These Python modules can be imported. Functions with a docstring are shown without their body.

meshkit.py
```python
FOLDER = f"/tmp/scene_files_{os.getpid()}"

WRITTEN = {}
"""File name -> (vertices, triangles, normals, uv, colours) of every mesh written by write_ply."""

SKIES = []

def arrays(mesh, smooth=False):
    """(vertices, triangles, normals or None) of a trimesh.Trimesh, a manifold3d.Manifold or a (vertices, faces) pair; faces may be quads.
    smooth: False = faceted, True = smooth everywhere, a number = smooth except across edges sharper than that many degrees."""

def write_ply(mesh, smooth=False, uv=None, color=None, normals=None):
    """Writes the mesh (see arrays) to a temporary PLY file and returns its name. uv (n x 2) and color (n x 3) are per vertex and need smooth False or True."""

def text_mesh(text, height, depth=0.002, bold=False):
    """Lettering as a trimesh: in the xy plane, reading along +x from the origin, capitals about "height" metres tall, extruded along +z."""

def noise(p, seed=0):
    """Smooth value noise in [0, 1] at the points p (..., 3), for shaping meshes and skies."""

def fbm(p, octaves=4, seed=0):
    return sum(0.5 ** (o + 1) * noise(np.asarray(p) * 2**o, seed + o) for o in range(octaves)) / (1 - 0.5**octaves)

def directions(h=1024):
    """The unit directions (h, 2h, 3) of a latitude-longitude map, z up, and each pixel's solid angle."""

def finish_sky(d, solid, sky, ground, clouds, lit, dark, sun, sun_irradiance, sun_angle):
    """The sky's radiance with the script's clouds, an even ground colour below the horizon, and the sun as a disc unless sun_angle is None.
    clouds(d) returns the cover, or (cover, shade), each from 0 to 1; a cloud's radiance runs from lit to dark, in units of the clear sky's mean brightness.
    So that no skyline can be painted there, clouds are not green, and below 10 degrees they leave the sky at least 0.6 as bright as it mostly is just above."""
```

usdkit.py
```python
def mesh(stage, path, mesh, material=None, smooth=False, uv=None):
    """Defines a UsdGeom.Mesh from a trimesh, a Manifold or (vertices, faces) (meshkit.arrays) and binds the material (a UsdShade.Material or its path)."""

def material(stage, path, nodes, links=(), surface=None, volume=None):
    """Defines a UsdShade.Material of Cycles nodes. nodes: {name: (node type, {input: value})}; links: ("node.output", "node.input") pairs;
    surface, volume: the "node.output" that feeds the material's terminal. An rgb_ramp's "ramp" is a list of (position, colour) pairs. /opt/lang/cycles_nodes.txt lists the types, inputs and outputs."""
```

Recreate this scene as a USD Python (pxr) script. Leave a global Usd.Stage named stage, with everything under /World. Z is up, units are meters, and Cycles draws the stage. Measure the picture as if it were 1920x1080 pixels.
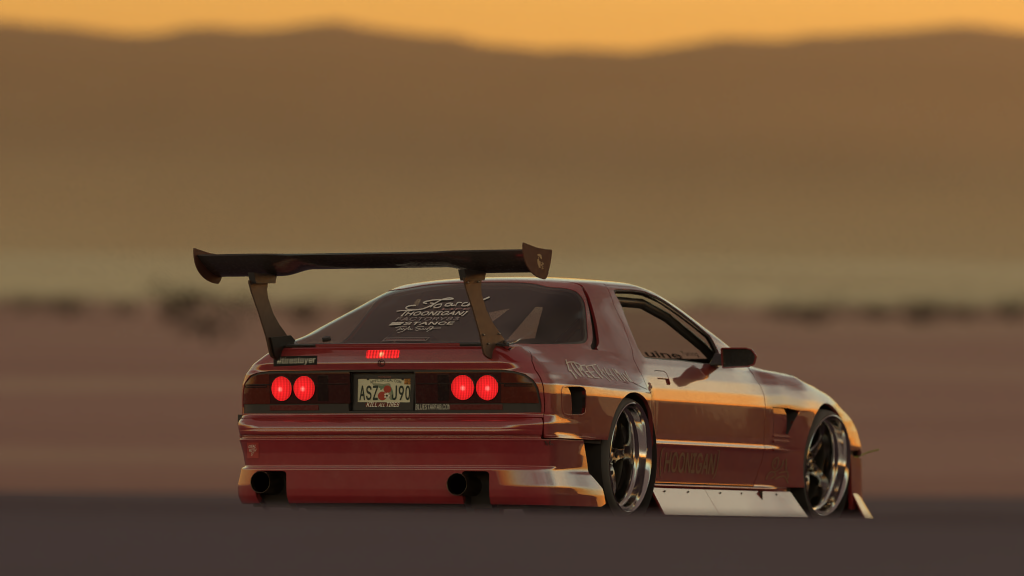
import math, random
import numpy as np
import trimesh, shapely, mapbox_earcut
from shapely.geometry import Polygon, LineString, Point, MultiPolygon, box as sbox
from shapely.ops import unary_union
from shapely import affinity
from scipy.interpolate import PchipInterpolator, CubicSpline
from scipy.ndimage import map_coordinates, gaussian_filter, spline_filter
from pxr import Usd, UsdGeom, UsdLux, UsdShade, Gf, Sdf, Vt
import usdkit, meshkit

stage = Usd.Stage.CreateInMemory()
UsdGeom.SetStageUpAxis(stage, UsdGeom.Tokens.z)
UsdGeom.SetStageMetersPerUnit(stage, 1.0)
world = UsdGeom.Xform.Define(stage, '/World')
stage.SetDefaultPrim(world.GetPrim())
UsdGeom.Scope.Define(stage, '/World/Looks')

# ------------------------------------------------------------------ camera
CAMP = [-26.23147, -12.71194, -0.155948, 0.44505896, 0.04537534, 0.00852967]   # x y z azimuth pitch roll
FPX = 10667.0                                   # focal length in units of 1920 px picture width (200 mm on a 36 mm frame)
EXPOSURE = 2.3
def cam_basis(th, ph, ro):
    f = np.array([np.cos(th)*np.cos(ph), np.sin(th)*np.cos(ph), np.sin(ph)])
    r = np.array([np.sin(th), -np.cos(th), 0.0]); u = np.cross(r, f)
    c, s = np.cos(ro), np.sin(ro)
    return f, r*c+u*s, u*c-r*s
CC = np.array(CAMP[:3]); CF, CR, CU = cam_basis(*CAMP[3:])
cam = UsdGeom.Camera.Define(stage, '/World/camera')
cam.CreateHorizontalApertureAttr(36.0); cam.CreateVerticalApertureAttr(20.25)
cam.CreateFocalLengthAttr(FPX/1920*36.0)
cam.CreateClippingRangeAttr(Gf.Vec2f(0.1, 60000))
cam.CreateFStopAttr(1.7); cam.CreateFocusDistanceAttr(28.4)
cam.CreateExposureAttr(EXPOSURE)
M = Gf.Matrix4d(*[float(x) for x in (*CR, 0, *CU, 0, *(-CF), 0, *CC, 1)])
cam.AddTransformOp().Set(M)

# ------------------------------------------------------------------ sky and sun
VIEW_AZ = CAMP[3]
SUN_AZ = VIEW_AZ - math.radians(47)            # the sun has just gone behind the low hills to the right of the view
SUN_EL = math.radians(0.9)
sdir = np.array([math.cos(SUN_AZ)*math.cos(SUN_EL), math.sin(SUN_AZ)*math.cos(SUN_EL), math.sin(SUN_EL)])
SKY_STRENGTH = 0.13
SKY_LOW, SKY_HIGH = (.91, .695, .40), (1.04, 1.36, 1.45)     # orange tint along the whole horizon; brighter, cooler tint above lifts the car's reflections
CLOUD = (.17, .13, .13); CLOUD_LO, CLOUD_HI = .395, .54
dome = UsdLux.DomeLight.Define(stage, '/World/sky')
skymat = usdkit.material(stage, '/World/Looks/sky_air', {
    's': ('sky_texture', {'sky_type': 'single_scattering', 'sun_disc': False, 'sun_elevation': SUN_EL, 'sun_rotation': math.atan2(sdir[0], sdir[1]),
                          'altitude': 600.0, 'air_density': 1.5, 'aerosol_density': 1.0, 'ozone_density': 1.0}),
    't': ('mix', {'mix_type': 'multiply', 'fac': 1.0}), 'tr': ('rgb_ramp', {'ramp': [(0, SKY_LOW), (.095, SKY_LOW), (.20, SKY_HIGH), (1, SKY_HIGH)]}),
    # an even deck of evening cloud above the clear band along the horizon
    'tc': ('texture_coordinate', {}), 'sx': ('separate_xyz', {}), 'mp': ('vector_math', {'math_type': 'multiply', 'vector2': (2.2, 2.2, 9.0)}),
    'cn': ('noise_texture', {'scale': 1.6, 'detail': 6.0, 'roughness': .55}), 'ca': ('math', {'math_type': 'multiply_add', 'value2': .22}),
    'cr': ('rgb_ramp', {'ramp': [(CLOUD_LO, (0, 0, 0)), (CLOUD_HI, (1, 1, 1))]}),
    'cv': ('mix', {'color2': CLOUD}),
    'b': ('background_shader', {'strength': SKY_STRENGTH})},
    [('s.color', 't.color1'), ('sx.z', 'tr.fac'), ('tr.color', 't.color2'), ('tc.generated', 'sx.vector'), ('tc.generated', 'mp.vector1'), ('mp.vector', 'cn.vector'), ('cn.fac', 'ca.value1'), ('sx.z', 'ca.value3'), ('ca.value', 'cr.fac'),
     ('cr.color', 'cv.fac'), ('t.color', 'cv.color1'), ('cv.color', 'b.color')], surface='b.background')
UsdShade.MaterialBindingAPI.Apply(dome.GetPrim()).Bind(skymat)
dome.GetPrim().SetCustomDataByKey('kind', 'structure')
sun = UsdLux.DistantLight.Define(stage, '/World/sun')
sun.CreateIntensityAttr(0.5); sun.CreateAngleAttr(0.6); sun.CreateNormalizeAttr(True)
sun.CreateColorAttr(Gf.Vec3f(1.0, 0.60, 0.28))
zx = -sdir                                       # the lamp shines along its own -z
zz = sdir; xx = np.cross([0, 0, 1.0], zz); xx /= np.linalg.norm(xx); yy = np.cross(zz, xx)
sun.AddTransformOp().Set(Gf.Matrix4d(*[float(v) for v in (*xx, 0, *yy, 0, *zz, 0, 0, 0, 50, 1)]))

# ------------------------------------------------------------------ helpers: naming, tagging, meshes
_used = {}
def numbered(parent, name):
    k = (parent, name); n = _used.get(k, 0); _used[k] = n+1
    return f'{parent}/{name}' if n == 0 else f'{parent}/{name}_{n:03d}'
def tag(prim, label=None, cat=None, group=None, kind=None):
    for k, v in (('label', label), ('category', cat), ('group', group), ('kind', kind)):
        if v: prim.SetCustomDataByKey(k, v)
    return prim
def thing(name, label, cat, loc=(0, 0, 0), group=None):
    p = numbered('/World', name); x = UsdGeom.Xform.Define(stage, p)
    x.AddTranslateOp().Set(Gf.Vec3d(*map(float, loc))); tag(x.GetPrim(), label, cat, group)
    return p
def put(parent, name, mesh, mat, label=None, kind=None):
    """mesh: trimesh / (v, f) / (v, f, n); smooth as given"""
    p = numbered(parent, name)
    if isinstance(mesh, tuple) and len(mesh) == 3:
        v, f, n = mesh
    else:
        v, f, n = meshkit.arrays(mesh, 35)
    m = UsdGeom.Mesh.Define(stage, p)
    v = np.asarray(v, np.float32)
    m.CreatePointsAttr(Vt.Vec3fArray.FromNumpy(v))
    m.CreateFaceVertexCountsAttr(Vt.IntArray.FromNumpy(np.full(len(f), 3, np.int32)))
    m.CreateFaceVertexIndicesAttr(Vt.IntArray.FromNumpy(np.asarray(f, np.int32).ravel()))
    m.CreateSubdivisionSchemeAttr('none')
    m.CreateExtentAttr(Vt.Vec3fArray.FromNumpy(np.stack([v.min(0), v.max(0)])))
    if n is not None:
        m.CreateNormalsAttr(Vt.Vec3fArray.FromNumpy(np.asarray(n, np.float32))); m.SetNormalsInterpolation('vertex')
    UsdShade.MaterialBindingAPI.Apply(m.GetPrim()).Bind(MAT[mat])
    tag(m.GetPrim(), label, kind=kind)
    return p
def mirror(m):
    v, f, n = m
    return np.asarray(v)*[1, -1, 1], np.asarray(f)[:, ::-1], np.asarray(n)*[1, -1, 1]
def join(*ms):
    V, Fc, N, o = [], [], [], 0
    for m in ms:
        v, f, n = m if isinstance(m, tuple) else meshkit.arrays(m, 35)
        V.append(v); Fc.append(np.asarray(f)+o); N.append(n); o += len(v)
    return np.vstack(V), np.vstack(Fc), np.vstack(N)

# ------------------------------------------------------------------ body surfaces
def ppx(P):
    P = np.asarray(P, float)-CC; d = P@CF
    return np.stack([960+FPX*(P@CR)/d, 540-FPX*(P@CU)/d], -1)
def ray(px):
    px = np.asarray(px, float)
    return CF+CR*((px[..., 0:1]-960)/FPX)+CU*((540-px[..., 1:2])/FPX)

XS = np.arange(-1.30, 3.61, 0.01); ZS = np.arange(-0.06, 1.261, 0.002)
DOOR = [(.0,.80),(.148,.80),(.156,.806),(.160,.815),(.168,.815),(.173,.803),(.25,.812),(.36,.834),(.372,.843),(.383,.843),(.389,.836),(.43,.838),(.60,.836),(.66,.828),(.72,.812),(.78,.786),(.81,.770),(.9,.722),(1.0,.668),(1.1,.612),(1.26,.52)]
STN = {
 -1.30: [(.03,.855),(.10,.866),(.14,.866),(.222,.845),(.232,.852),(.25,.855),(.36,.875),(.372,.884),(.40,.865),(.45,.868),(.475,.860),(.49,.852),(.60,.852),(.66,.845),(.70,.838),(.75,.79),(.80,.715),(.84,.640),(.9,.57),(1.26,.33)],
 -0.80: [(.03,.872),(.10,.884),(.14,.884),(.222,.86),(.232,.86),(.25,.862),(.36,.876),(.372,.880),(.40,.872),(.45,.874),(.475,.872),(.49,.872),(.60,.872),(.648,.868),(.66,.858),(.70,.838),(.75,.79),(.80,.725),(.84,.660),(.9,.595),(1.26,.37)],
 -0.45: [(.03,.945),(.10,.940),(.13,.935),(.205,.912),(.215,.902),(.25,.899),(.30,.894),(.36,.884),(.40,.892),(.60,.892),(.645,.886),(.657,.872),(.70,.836),(.75,.792),(.80,.747),(.84,.705),(.88,.672),(.96,.612),(1.05,.552),(1.26,.42)],
  0.0: [(.03,.90),(.37,.903),(.5,.903),(.60,.900),(.640,.893),(.652,.878),(.70,.834),(.75,.792),(.80,.755),(.84,.728),(.90,.698),(1.0,.645),(1.1,.588),(1.26,.49)],
  0.24: [(.03,.882),(.37,.884),(.60,.882),(.634,.874),(.646,.862),(.70,.826),(.75,.796),(.80,.768),(.84,.747),(.90,.716),(1.0,.664),(1.1,.608),(1.26,.515)],
  0.37: DOOR, 1.0: DOOR, 1.5: DOOR,
  1.80: [(.0,.80),(.148,.80),(.156,.806),(.160,.815),(.168,.815),(.173,.803),(.25,.812),(.36,.834),(.372,.843),(.383,.843),(.389,.836),(.43,.838),(.60,.838),(.66,.828),(.72,.808),(.78,.775),(.81,.752),(.83,.73),(.9,.70),(1.26,.5)],
  2.05: [(.0,.82),(.148,.82),(.156,.822),(.25,.83),(.40,.85),(.56,.865),(.62,.861),(.67,.850),(.72,.832),(.765,.806),(.792,.775),(.812,.71),(.836,.62),(1.26,.4)],
  2.35: [(.0,.87),(.30,.885),(.50,.892),(.60,.889),(.65,.878),(.70,.858),(.74,.834),(.770,.805),(.789,.765),(.800,.70),(.812,.62),(1.26,.35)],
  2.62: [(.0,.88),(.30,.895),(.50,.897),(.59,.890),(.64,.872),(.68,.848),(.710,.822),(.733,.79),(.748,.75),(.758,.69),(.768,.60),(1.26,.35)],
  2.90: [(.0,.86),(.30,.875),(.46,.872),(.55,.858),(.60,.842),(.645,.818),(.680,.785),(.702,.745),(.714,.69),(.724,.60),(1.26,.3)],
  3.15: [(.0,.85),(.30,.855),(.42,.85),(.50,.832),(.56,.81),(.595,.785),(.622,.75),(.637,.70),(.647,.60),(1.26,.3)],
  3.35: [(.0,.84),(.30,.84),(.40,.835),(.47,.815),(.52,.79),(.55,.755),(.568,.70),(.58,.60),(1.26,.3)],
  3.60: [(.0,.83),(.30,.83),(.40,.82),(.47,.80),(.52,.77),(.55,.73),(.568,.68),(.58,.58),(1.26,.3)],
}
def _tab():
    xs = sorted(STN); rows = []
    for x in xs:
        p = np.array(STN[x]); rows.append(np.interp(ZS, p[:, 0], p[:, 1]))
    rows = np.array(rows)
    rows = gaussian_filter(rows, (0, 2.0))
    T = PchipInterpolator(xs, rows, axis=0)(XS)
    T = gaussian_filter(T, (2.0, 0))
    return spline_filter(T, order=3)
YT = _tab()
def Ys(x, z):
    x, z = np.broadcast_arrays(np.asarray(x, float), np.asarray(z, float)); sh = x.shape
    return map_coordinates(YT, [(x.ravel()-XS[0])/0.01, (z.ravel()-ZS[0])/0.002], order=3, prefilter=False, mode='nearest').reshape(sh)
_xr = np.array([(-.06,-1.06),(.03,-1.09),(.06,-1.118),(.085,-1.134),(.120,-1.139),(.222,-1.143),(.228,-1.136),(.233,-1.092),(.30,-1.098),(.358,-1.117),(.366,-1.122),(.371,-1.121),(.375,-1.098),(.384,-1.102),(.392,-1.122),(.402,-1.126),(.414,-1.126),(.417,-1.121),(.420,-1.125),(.44,-1.120),(.458,-1.108),(.470,-1.088),(.480,-1.072),(.49,-1.056),(.60,-1.064),(.70,-1.070),(.715,-1.068),(.745,-1.075),(.79,-1.064),(.815,-1.053),(.830,-1.040),(.84,-1.02),(.9,-.95)])
_xt = gaussian_filter(np.interp(ZS, _xr[:, 0], _xr[:, 1]), 1.5)
_xf = np.array([(-.06,3.36),(.0,3.40),(.10,3.44),(.22,3.43),(.30,3.42),(.42,3.42),(.50,3.40),(.54,3.37),(.57,3.32),(.60,3.24),(.7,3.0)])
_xft = gaussian_filter(np.interp(ZS, _xf[:, 0], _xf[:, 1]), 3)
def XR(w, z): return np.interp(z, ZS, _xt)+0.05*np.asarray(w)**2
def XF(w, z): return np.interp(z, ZS, _xft)-0.16*np.asarray(w)**2
RF = 0.16
def RRz(z): return .14+.08*np.clip((.50-np.asarray(z))/.12, 0, 1)
XREF, XFREF, WREF, RREF = -1.07, 3.38, .86, .30
U1 = WREF-RREF; U2 = U1+RREF*math.pi/2; LS = (XFREF-RREF)-(XREF+RREF); U3 = U2+LS; U4 = U3+RREF*math.pi/2; U5 = U4+U1
def ux(x): return U2+(np.asarray(x)-(XREF+RREF))           # u of a point of the side at x
def _ref(u):
    s = np.sign(u)+(u == 0); a = np.abs(u)
    th = np.clip((a-U1)/RREF, 0, math.pi/2); th2 = np.clip((a-U3)/RREF, 0, math.pi/2)
    x = np.where(a < U1, XREF, np.where(a < U2, XREF+RREF-RREF*np.cos(th), np.where(a < U3, XREF+RREF+(a-U2), np.where(a < U4, XFREF-RREF+RREF*np.sin(th2), XFREF))))
    w = np.where(a < U1, a, np.where(a < U2, WREF-RREF+RREF*np.sin(th), np.where(a < U3, WREF, np.where(a < U4, WREF-RREF+RREF*np.cos(th2), U5-a))))
    nx = np.where(a < U1, -1, np.where(a < U2, -np.cos(th), np.where(a < U3, 0, np.where(a < U4, np.sin(th2), 1))))
    nw = np.where(a < U1, 0, np.where(a < U2, np.sin(th), np.where(a < U3, 1, np.where(a < U4, np.cos(th2), 0))))
    return s, x, w, nx, nw
def _F(x, w, z):
    a = w-Ys(x, z); b = XR(w, z)-x; c = x-XF(w, z)
    def rm(a, b, R):
        return np.where((a > -R) & (b > -R), np.hypot(np.maximum(a+R, 0), np.maximum(b+R, 0))-R, np.maximum(a, b))
    return np.where(x < 1, rm(a, b, RRz(z)), rm(a, c, RF))
def _wall():
    ua = np.arange(0, U5+.008, .008); Um, Zm = np.meshgrid(ua, ZS[::2], indexing='ij')
    s, x, w, nx, nw = _ref(Um); t = Ys(x, Zm)-WREF
    c = (ua < U2+.40) | (ua > U3-.45); x, w, nx, nw, Zc = (q[c] for q in (x, w, nx, nw, Zm))
    lo = np.full(x.shape, -.42); hi = np.full(x.shape, .30)
    for _ in range(22):
        m = (lo+hi)/2; f = _F(x+nx*m, w+nw*m, Zc); lo = np.where(f < 0, m, lo); hi = np.where(f < 0, hi, m)
    t[c] = (lo+hi)/2
    t = np.concatenate([t[3:0:-1], t])                # mirror past the centre line, for a smooth spline there
    return spline_filter(t, order=3)
_WT = _wall()
def W(u, z):
    """point of the car's side wall, wrapped round tail and nose: u along its outline from the tail's centre (right side positive), height z"""
    u = np.asarray(u, float); z = np.asarray(z, float); u, z = np.broadcast_arrays(u, z)
    s, x, w, nx, nw = _ref(u)
    t = map_coordinates(_WT, [(np.abs(u)/.008+3).ravel(), ((z-ZS[0])/.004).ravel()], order=3, prefilter=False, mode='nearest').reshape(u.shape)
    return np.stack([x+nx*t, -(w+nw*t)*s, z], -1)
# upper body: cross-sections from the belt over the roof
ZB = PchipInterpolator([-1.3,-1.0,-.6,-.1,.15,.35,.6,1.3,1.75,2.05,2.35,2.62,2.9,3.15,3.35,3.6], [.826,.83,.838,.84,.825,.80,.798,.808,.812,.800,.785,.745,.706,.622,.556,.50])
ZC = PchipInterpolator([-1.3,-1.06,-1.0,-.9,-.6,-.3,0,.12,.25,.5,.8,1.0,1.2,1.5,1.8,1.95,2.1,2.35,2.62,2.9,3.15,3.35,3.6], [.80,.836,.850,.884,.988,1.090,1.188,1.218,1.234,1.246,1.250,1.232,1.180,1.052,.915,.846,.842,.836,.802,.750,.682,.60,.50])
ZR = PchipInterpolator([-1.3,-1.06,-.9,-.6,-.3,0,.25,.5,.8,1.0,1.2,1.5,1.8,1.95,2.1,2.62,3.35,3.6], [.826,.833,.858,.944,1.028,1.100,1.135,1.142,1.146,1.129,1.076,.965,.860,.825,.812,.752,.573,.50])
UX = np.arange(-1.20, 3.451, 0.01); KN = np.array([-.15,0,.15,.3,.45,.575,.72,.86,1.0])
def _utab():
    P = []
    zb, zc, zr = ZB(UX), ZC(UX), ZR(UX); zr = np.maximum(zr, zb+.003)
    def onW(z): return np.stack([Ys(UX, z), z], -1)
    gh = np.clip((UX-1.85)/.15, 0, 1)[:, None]     # bonnet: flat crown shapes
    P.append(onW(zb-.05)); P.append(onW(zb))
    for f in (.333, .667, 1.0): P.append(onW(zb+f*(zr-zb)))
    wr = P[-1][:, 0]
    for fw, fz, gw, gz in ((.895,.56,.86,.45), (.72,.81,.66,.75), (.39,.955,.34,.95)):
        P.append(np.stack([wr*(fw*(1-gh[:, 0])+gw*gh[:, 0]), zr+(zc-zr)*(fz*(1-gh[:, 0])+gz*gh[:, 0])], -1))
    P.append(np.stack([0*zc, zc], -1))
    P = np.array(P)
    full = np.concatenate([P, P[-2::-1]*[-1, 1]]); kn = np.concatenate([KN, 2-KN[-2::-1]])
    cs = CubicSpline(kn, full, axis=0)
    t = np.linspace(0, 2, 401)
    T = cs(t)                                       # (401, nx, 2)
    T = gaussian_filter(T, (0, 1.5, 0))
    return [spline_filter(T[..., k], order=3) for k in (0, 1)]
UT = _utab()
def U(x, t):
    x = np.asarray(x, float); t = np.asarray(t, float); x, t = np.broadcast_arrays(x, t)
    c = [(t*200).ravel(), ((x-UX[0])/0.01).ravel()]
    w, z = (map_coordinates(q, c, order=3, prefilter=False, mode='nearest').reshape(x.shape) for q in UT)
    return np.stack([x, -w, z], -1)
def normal(S, a, b, h=8e-4, out=np.array([1.2, 0, .4])):
    ta = S(a+h, b)-S(a-h, b); tb = S(a, b+h)-S(a, b-h)
    n = np.cross(ta, tb); n /= np.maximum(np.linalg.norm(n, axis=-1, keepdims=True), 1e-12)
    s = np.sign(((S(a, b)-out)*[.35, 1, 1]*n).sum(-1, keepdims=True)); s[s == 0] = 1
    return n*s
def offs(S, off):
    if off == 0: return S
    return lambda a, b: S(a, b)+normal(S, np.asarray(a, float), np.asarray(b, float))*off
_grid = {}
def hit(S, px, guess=None):
    """parameters on surface S of the points that the lines of sight through these picture points meet first"""
    px = np.atleast_2d(np.asarray(px, float))
    if S not in _grid:
        if S is W: A, B = np.meshgrid(np.linspace(-1.2, U4, 330), np.linspace(.02, .86, 90), indexing='ij')
        else: A, B = np.meshgrid(np.linspace(-1.05, 3.3, 260), np.linspace(0.0, 2, 160), indexing='ij')
        A, B = A.ravel(), B.ravel(); P = S(A, B); n = normal(S, A, B)
        ok = ((P-CC)*n).sum(-1) < 0
        _grid[S] = (A[ok], B[ok], ppx(P[ok]), ((P[ok]-CC)@CF))
    A, B, Q, D = _grid[S]
    out = []
    for p in px:
        d = np.hypot(*(Q-p).T); near = d < 9
        if not near.any(): near = d <= d.min()+3
        idx = np.nonzero(near)[0]; zmin = D[idx].min(); idx = idx[D[idx] < zmin+.25]
        i = idx[np.argmin(d[idx])]; out.append((A[i], B[i]))
    ab = np.array(out)
    for _ in range(25):
        a, b = ab.T; h = 5e-4
        q = ppx(S(a, b)); ja = (ppx(S(a+h, b))-q)/h; jb = (ppx(S(a, b+h))-q)/h
        e = px-q; det = ja[:, 0]*jb[:, 1]-ja[:, 1]*jb[:, 0]; det = np.where(np.abs(det) < 1e-6, 1e-6, det)
        st = np.stack([(e[:, 0]*jb[:, 1]-e[:, 1]*jb[:, 0])/det, (ja[:, 0]*e[:, 1]-ja[:, 1]*e[:, 0])/det], -1)
        ab = ab+np.clip(st, -.05, .05)
    return ab
def tri2d(poly):
    rings = [np.array(poly.exterior.coords)[:-1]]+[np.array(r.coords)[:-1] for r in poly.interiors]
    v = np.vstack(rings); ends = np.cumsum([len(r) for r in rings]).astype(np.uint32)
    return v, np.asarray(mapbox_earcut.triangulate_float64(v, ends)).reshape(-1, 3)
def polys(g):
    if g.is_empty: return []
    if g.geom_type == 'Polygon': return [g] if g.area > 1e-9 else []
    return [p for q in getattr(g, 'geoms', []) for p in polys(q)]
def flat(poly, da, db, la=(), lb=()):
    """fine triangulation of a plane polygon; la, lb: further grid lines"""
    V, Fc, o = [], [], 0
    for p in polys(poly):
        a0, b0, a1, b1 = p.bounds
        A = np.unique(np.round(np.concatenate([np.linspace(a0, a1, max(2, int((a1-a0)/da)+2)), [x for x in la if a0 < x < a1]]), 6))
        B = np.unique(np.round(np.concatenate([np.linspace(b0, b1, max(2, int((b1-b0)/db)+2)), [x for x in lb if b0 < x < b1]]), 6))
        shapely.prepare(p)
        I, J = np.meshgrid(np.arange(len(A)-1), np.arange(len(B)-1), indexing='ij'); I, J = I.ravel(), J.ravel()
        cells = shapely.box(A[I], B[J], A[I+1], B[J+1])
        inside = shapely.contains(p, cells); touch = shapely.intersects(p, cells) & ~inside
        nb = len(B)
        gv = np.stack(np.meshgrid(A, B, indexing='ij'), -1).reshape(-1, 2)
        i, j = I[inside], J[inside]; q = np.stack([i*nb+j, (i+1)*nb+j, (i+1)*nb+j+1, i*nb+j+1], -1)
        V.append(gv); Fc.append(np.vstack([q[:, [0, 1, 2]], q[:, [0, 2, 3]]])+o); o += len(gv)
        if touch.any():
            for g in shapely.intersection(cells[touch], p):
                for s in polys(g):
                    v, f = tri2d(s)
                    if len(f): V.append(v); Fc.append(f+o); o += len(v)
    V = np.vstack(V); Fc = np.vstack(Fc)
    key, inv = np.unique(np.round(V, 7), axis=0, return_inverse=True); Fc = inv.ravel()[Fc]
    ok = (Fc[:, 0] != Fc[:, 1]) & (Fc[:, 1] != Fc[:, 2]) & (Fc[:, 0] != Fc[:, 2]); Fc = Fc[ok]
    used, Fi = np.unique(Fc, return_inverse=True)
    return key[used], Fi.reshape(-1, 3)
def sheet(S, poly, da=.02, db=.02, off=0., skirt=.012, la=(), lb=(), lip=.0025):
    poly = poly if poly.is_valid else poly.buffer(0)
    v2, f = flat(poly, da, db, la, lb)
    a, b = v2.T; Pn = normal(S, a, b); P = S(a, b)+Pn*off
    g = np.cross(P[f[:, 1]]-P[f[:, 0]], P[f[:, 2]]-P[f[:, 0]]); fl = (g*Pn[f[:, 0]]).sum(-1) < 0
    f = f.copy(); f[fl] = f[fl][:, ::-1]
    out = [(P, f, Pn)]
    if skirt:
        for p in polys(poly):
            for r in [p.exterior, *p.interiors]:
                c = np.array(shapely.segmentize(r, min(da, db)).coords)[:-1]
                Q = S(c[:, 0], c[:, 1]); N = normal(S, c[:, 0], c[:, 1]); Q = Q+N*off
                nx_ = np.roll(Q, -1, 0)-np.roll(Q, 1, 0); nx_ /= np.maximum(np.linalg.norm(nx_, axis=1, keepdims=True), 1e-9)
                outw = np.cross(nx_, N)
                c2 = shapely.Point(0, 0)
                # outward: away from the polygon's inside
                e = 1e-3; mid = S(*(c+0).T)
                tang = np.roll(c, -1, 0)-np.roll(c, 1, 0); nrm2 = np.stack([tang[:, 1], -tang[:, 0]], -1); nrm2 /= np.maximum(np.linalg.norm(nrm2, axis=1, keepdims=True), 1e-9)
                ins = shapely.contains_xy(p, *(c+nrm2*1e-4).T); nrm2[ins] *= -1
                dirp = S(*(c+nrm2*e).T)-mid
                sg = np.sign((dirp*outw).sum(-1, keepdims=True)); sg[sg == 0] = 1; outw = outw*sg
                k = len(Q); R0, R1, R2 = Q, Q-N*lip*.6+outw*lip*.5, Q-N*skirt+outw*lip*.5
                n0 = N; n1 = outw
                v = np.vstack([R0, R1, R1, R2]); nn = np.vstack([n0, .7*n0+.7*n1, n1, n1])
                i = np.arange(k); j = (i+1) % k
                def strip(o1, o2): return np.vstack([np.stack([o1+i, o1+j, o2+j], -1), np.stack([o1+i, o2+j, o2+i], -1)])
                ff = np.vstack([strip(0, k), strip(2*k, 3*k)])
                g = np.cross(v[ff[:, 1]]-v[ff[:, 0]], v[ff[:, 2]]-v[ff[:, 0]]); fl = (g*nn[ff[:, 0]]).sum(-1) < 0; ff[fl] = ff[fl][:, ::-1]
                out.append((v, ff, nn))
    return join(*out)
def smoothline(pts, n=8):
    """a smooth open curve through the points"""
    pts = np.asarray(pts, float); d = np.r_[0, np.cumsum(np.hypot(*np.diff(pts, axis=0).T))]
    return PchipInterpolator(d, pts)(np.linspace(0, d[-1], n*(len(pts)-1)+1))
# ------------------------------------------------------------------ materials
MAT = {}
def mat(name, nodes, links=(), surface='p.BSDF', volume=None):
    MAT[name] = usdkit.material(stage, '/World/Looks/'+name, nodes, links, surface=surface, volume=volume)
def plain(name, col, rough=.5, metal=0., coat=0., spec=.5, bump=0., scale=60., **kw):
    n = {'p': ('principled_bsdf', {'base_color': col, 'roughness': rough, 'metallic': metal, 'coat_weight': coat, 'specular_ior_level': spec, **kw})}
    l = []
    n.update({'tc': ('texture_coordinate', {}), 'no': ('noise_texture', {'scale': scale, 'detail': 4.0, 'roughness': .6}),
              'rr': ('rgb_ramp', {'ramp': [(.3, (max(rough-.06, .01),)*3), (.7, (min(rough+.10, 1),)*3)]})})
    l += [('tc.object', 'no.vector'), ('no.fac', 'rr.fac'), ('rr.color', 'p.roughness')]
    if bump:
        n['bu'] = ('bump', {'strength': bump, 'distance': .002}); l += [('no.fac', 'bu.height'), ('bu.normal', 'p.normal')]
    mat(name, n, l)
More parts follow.
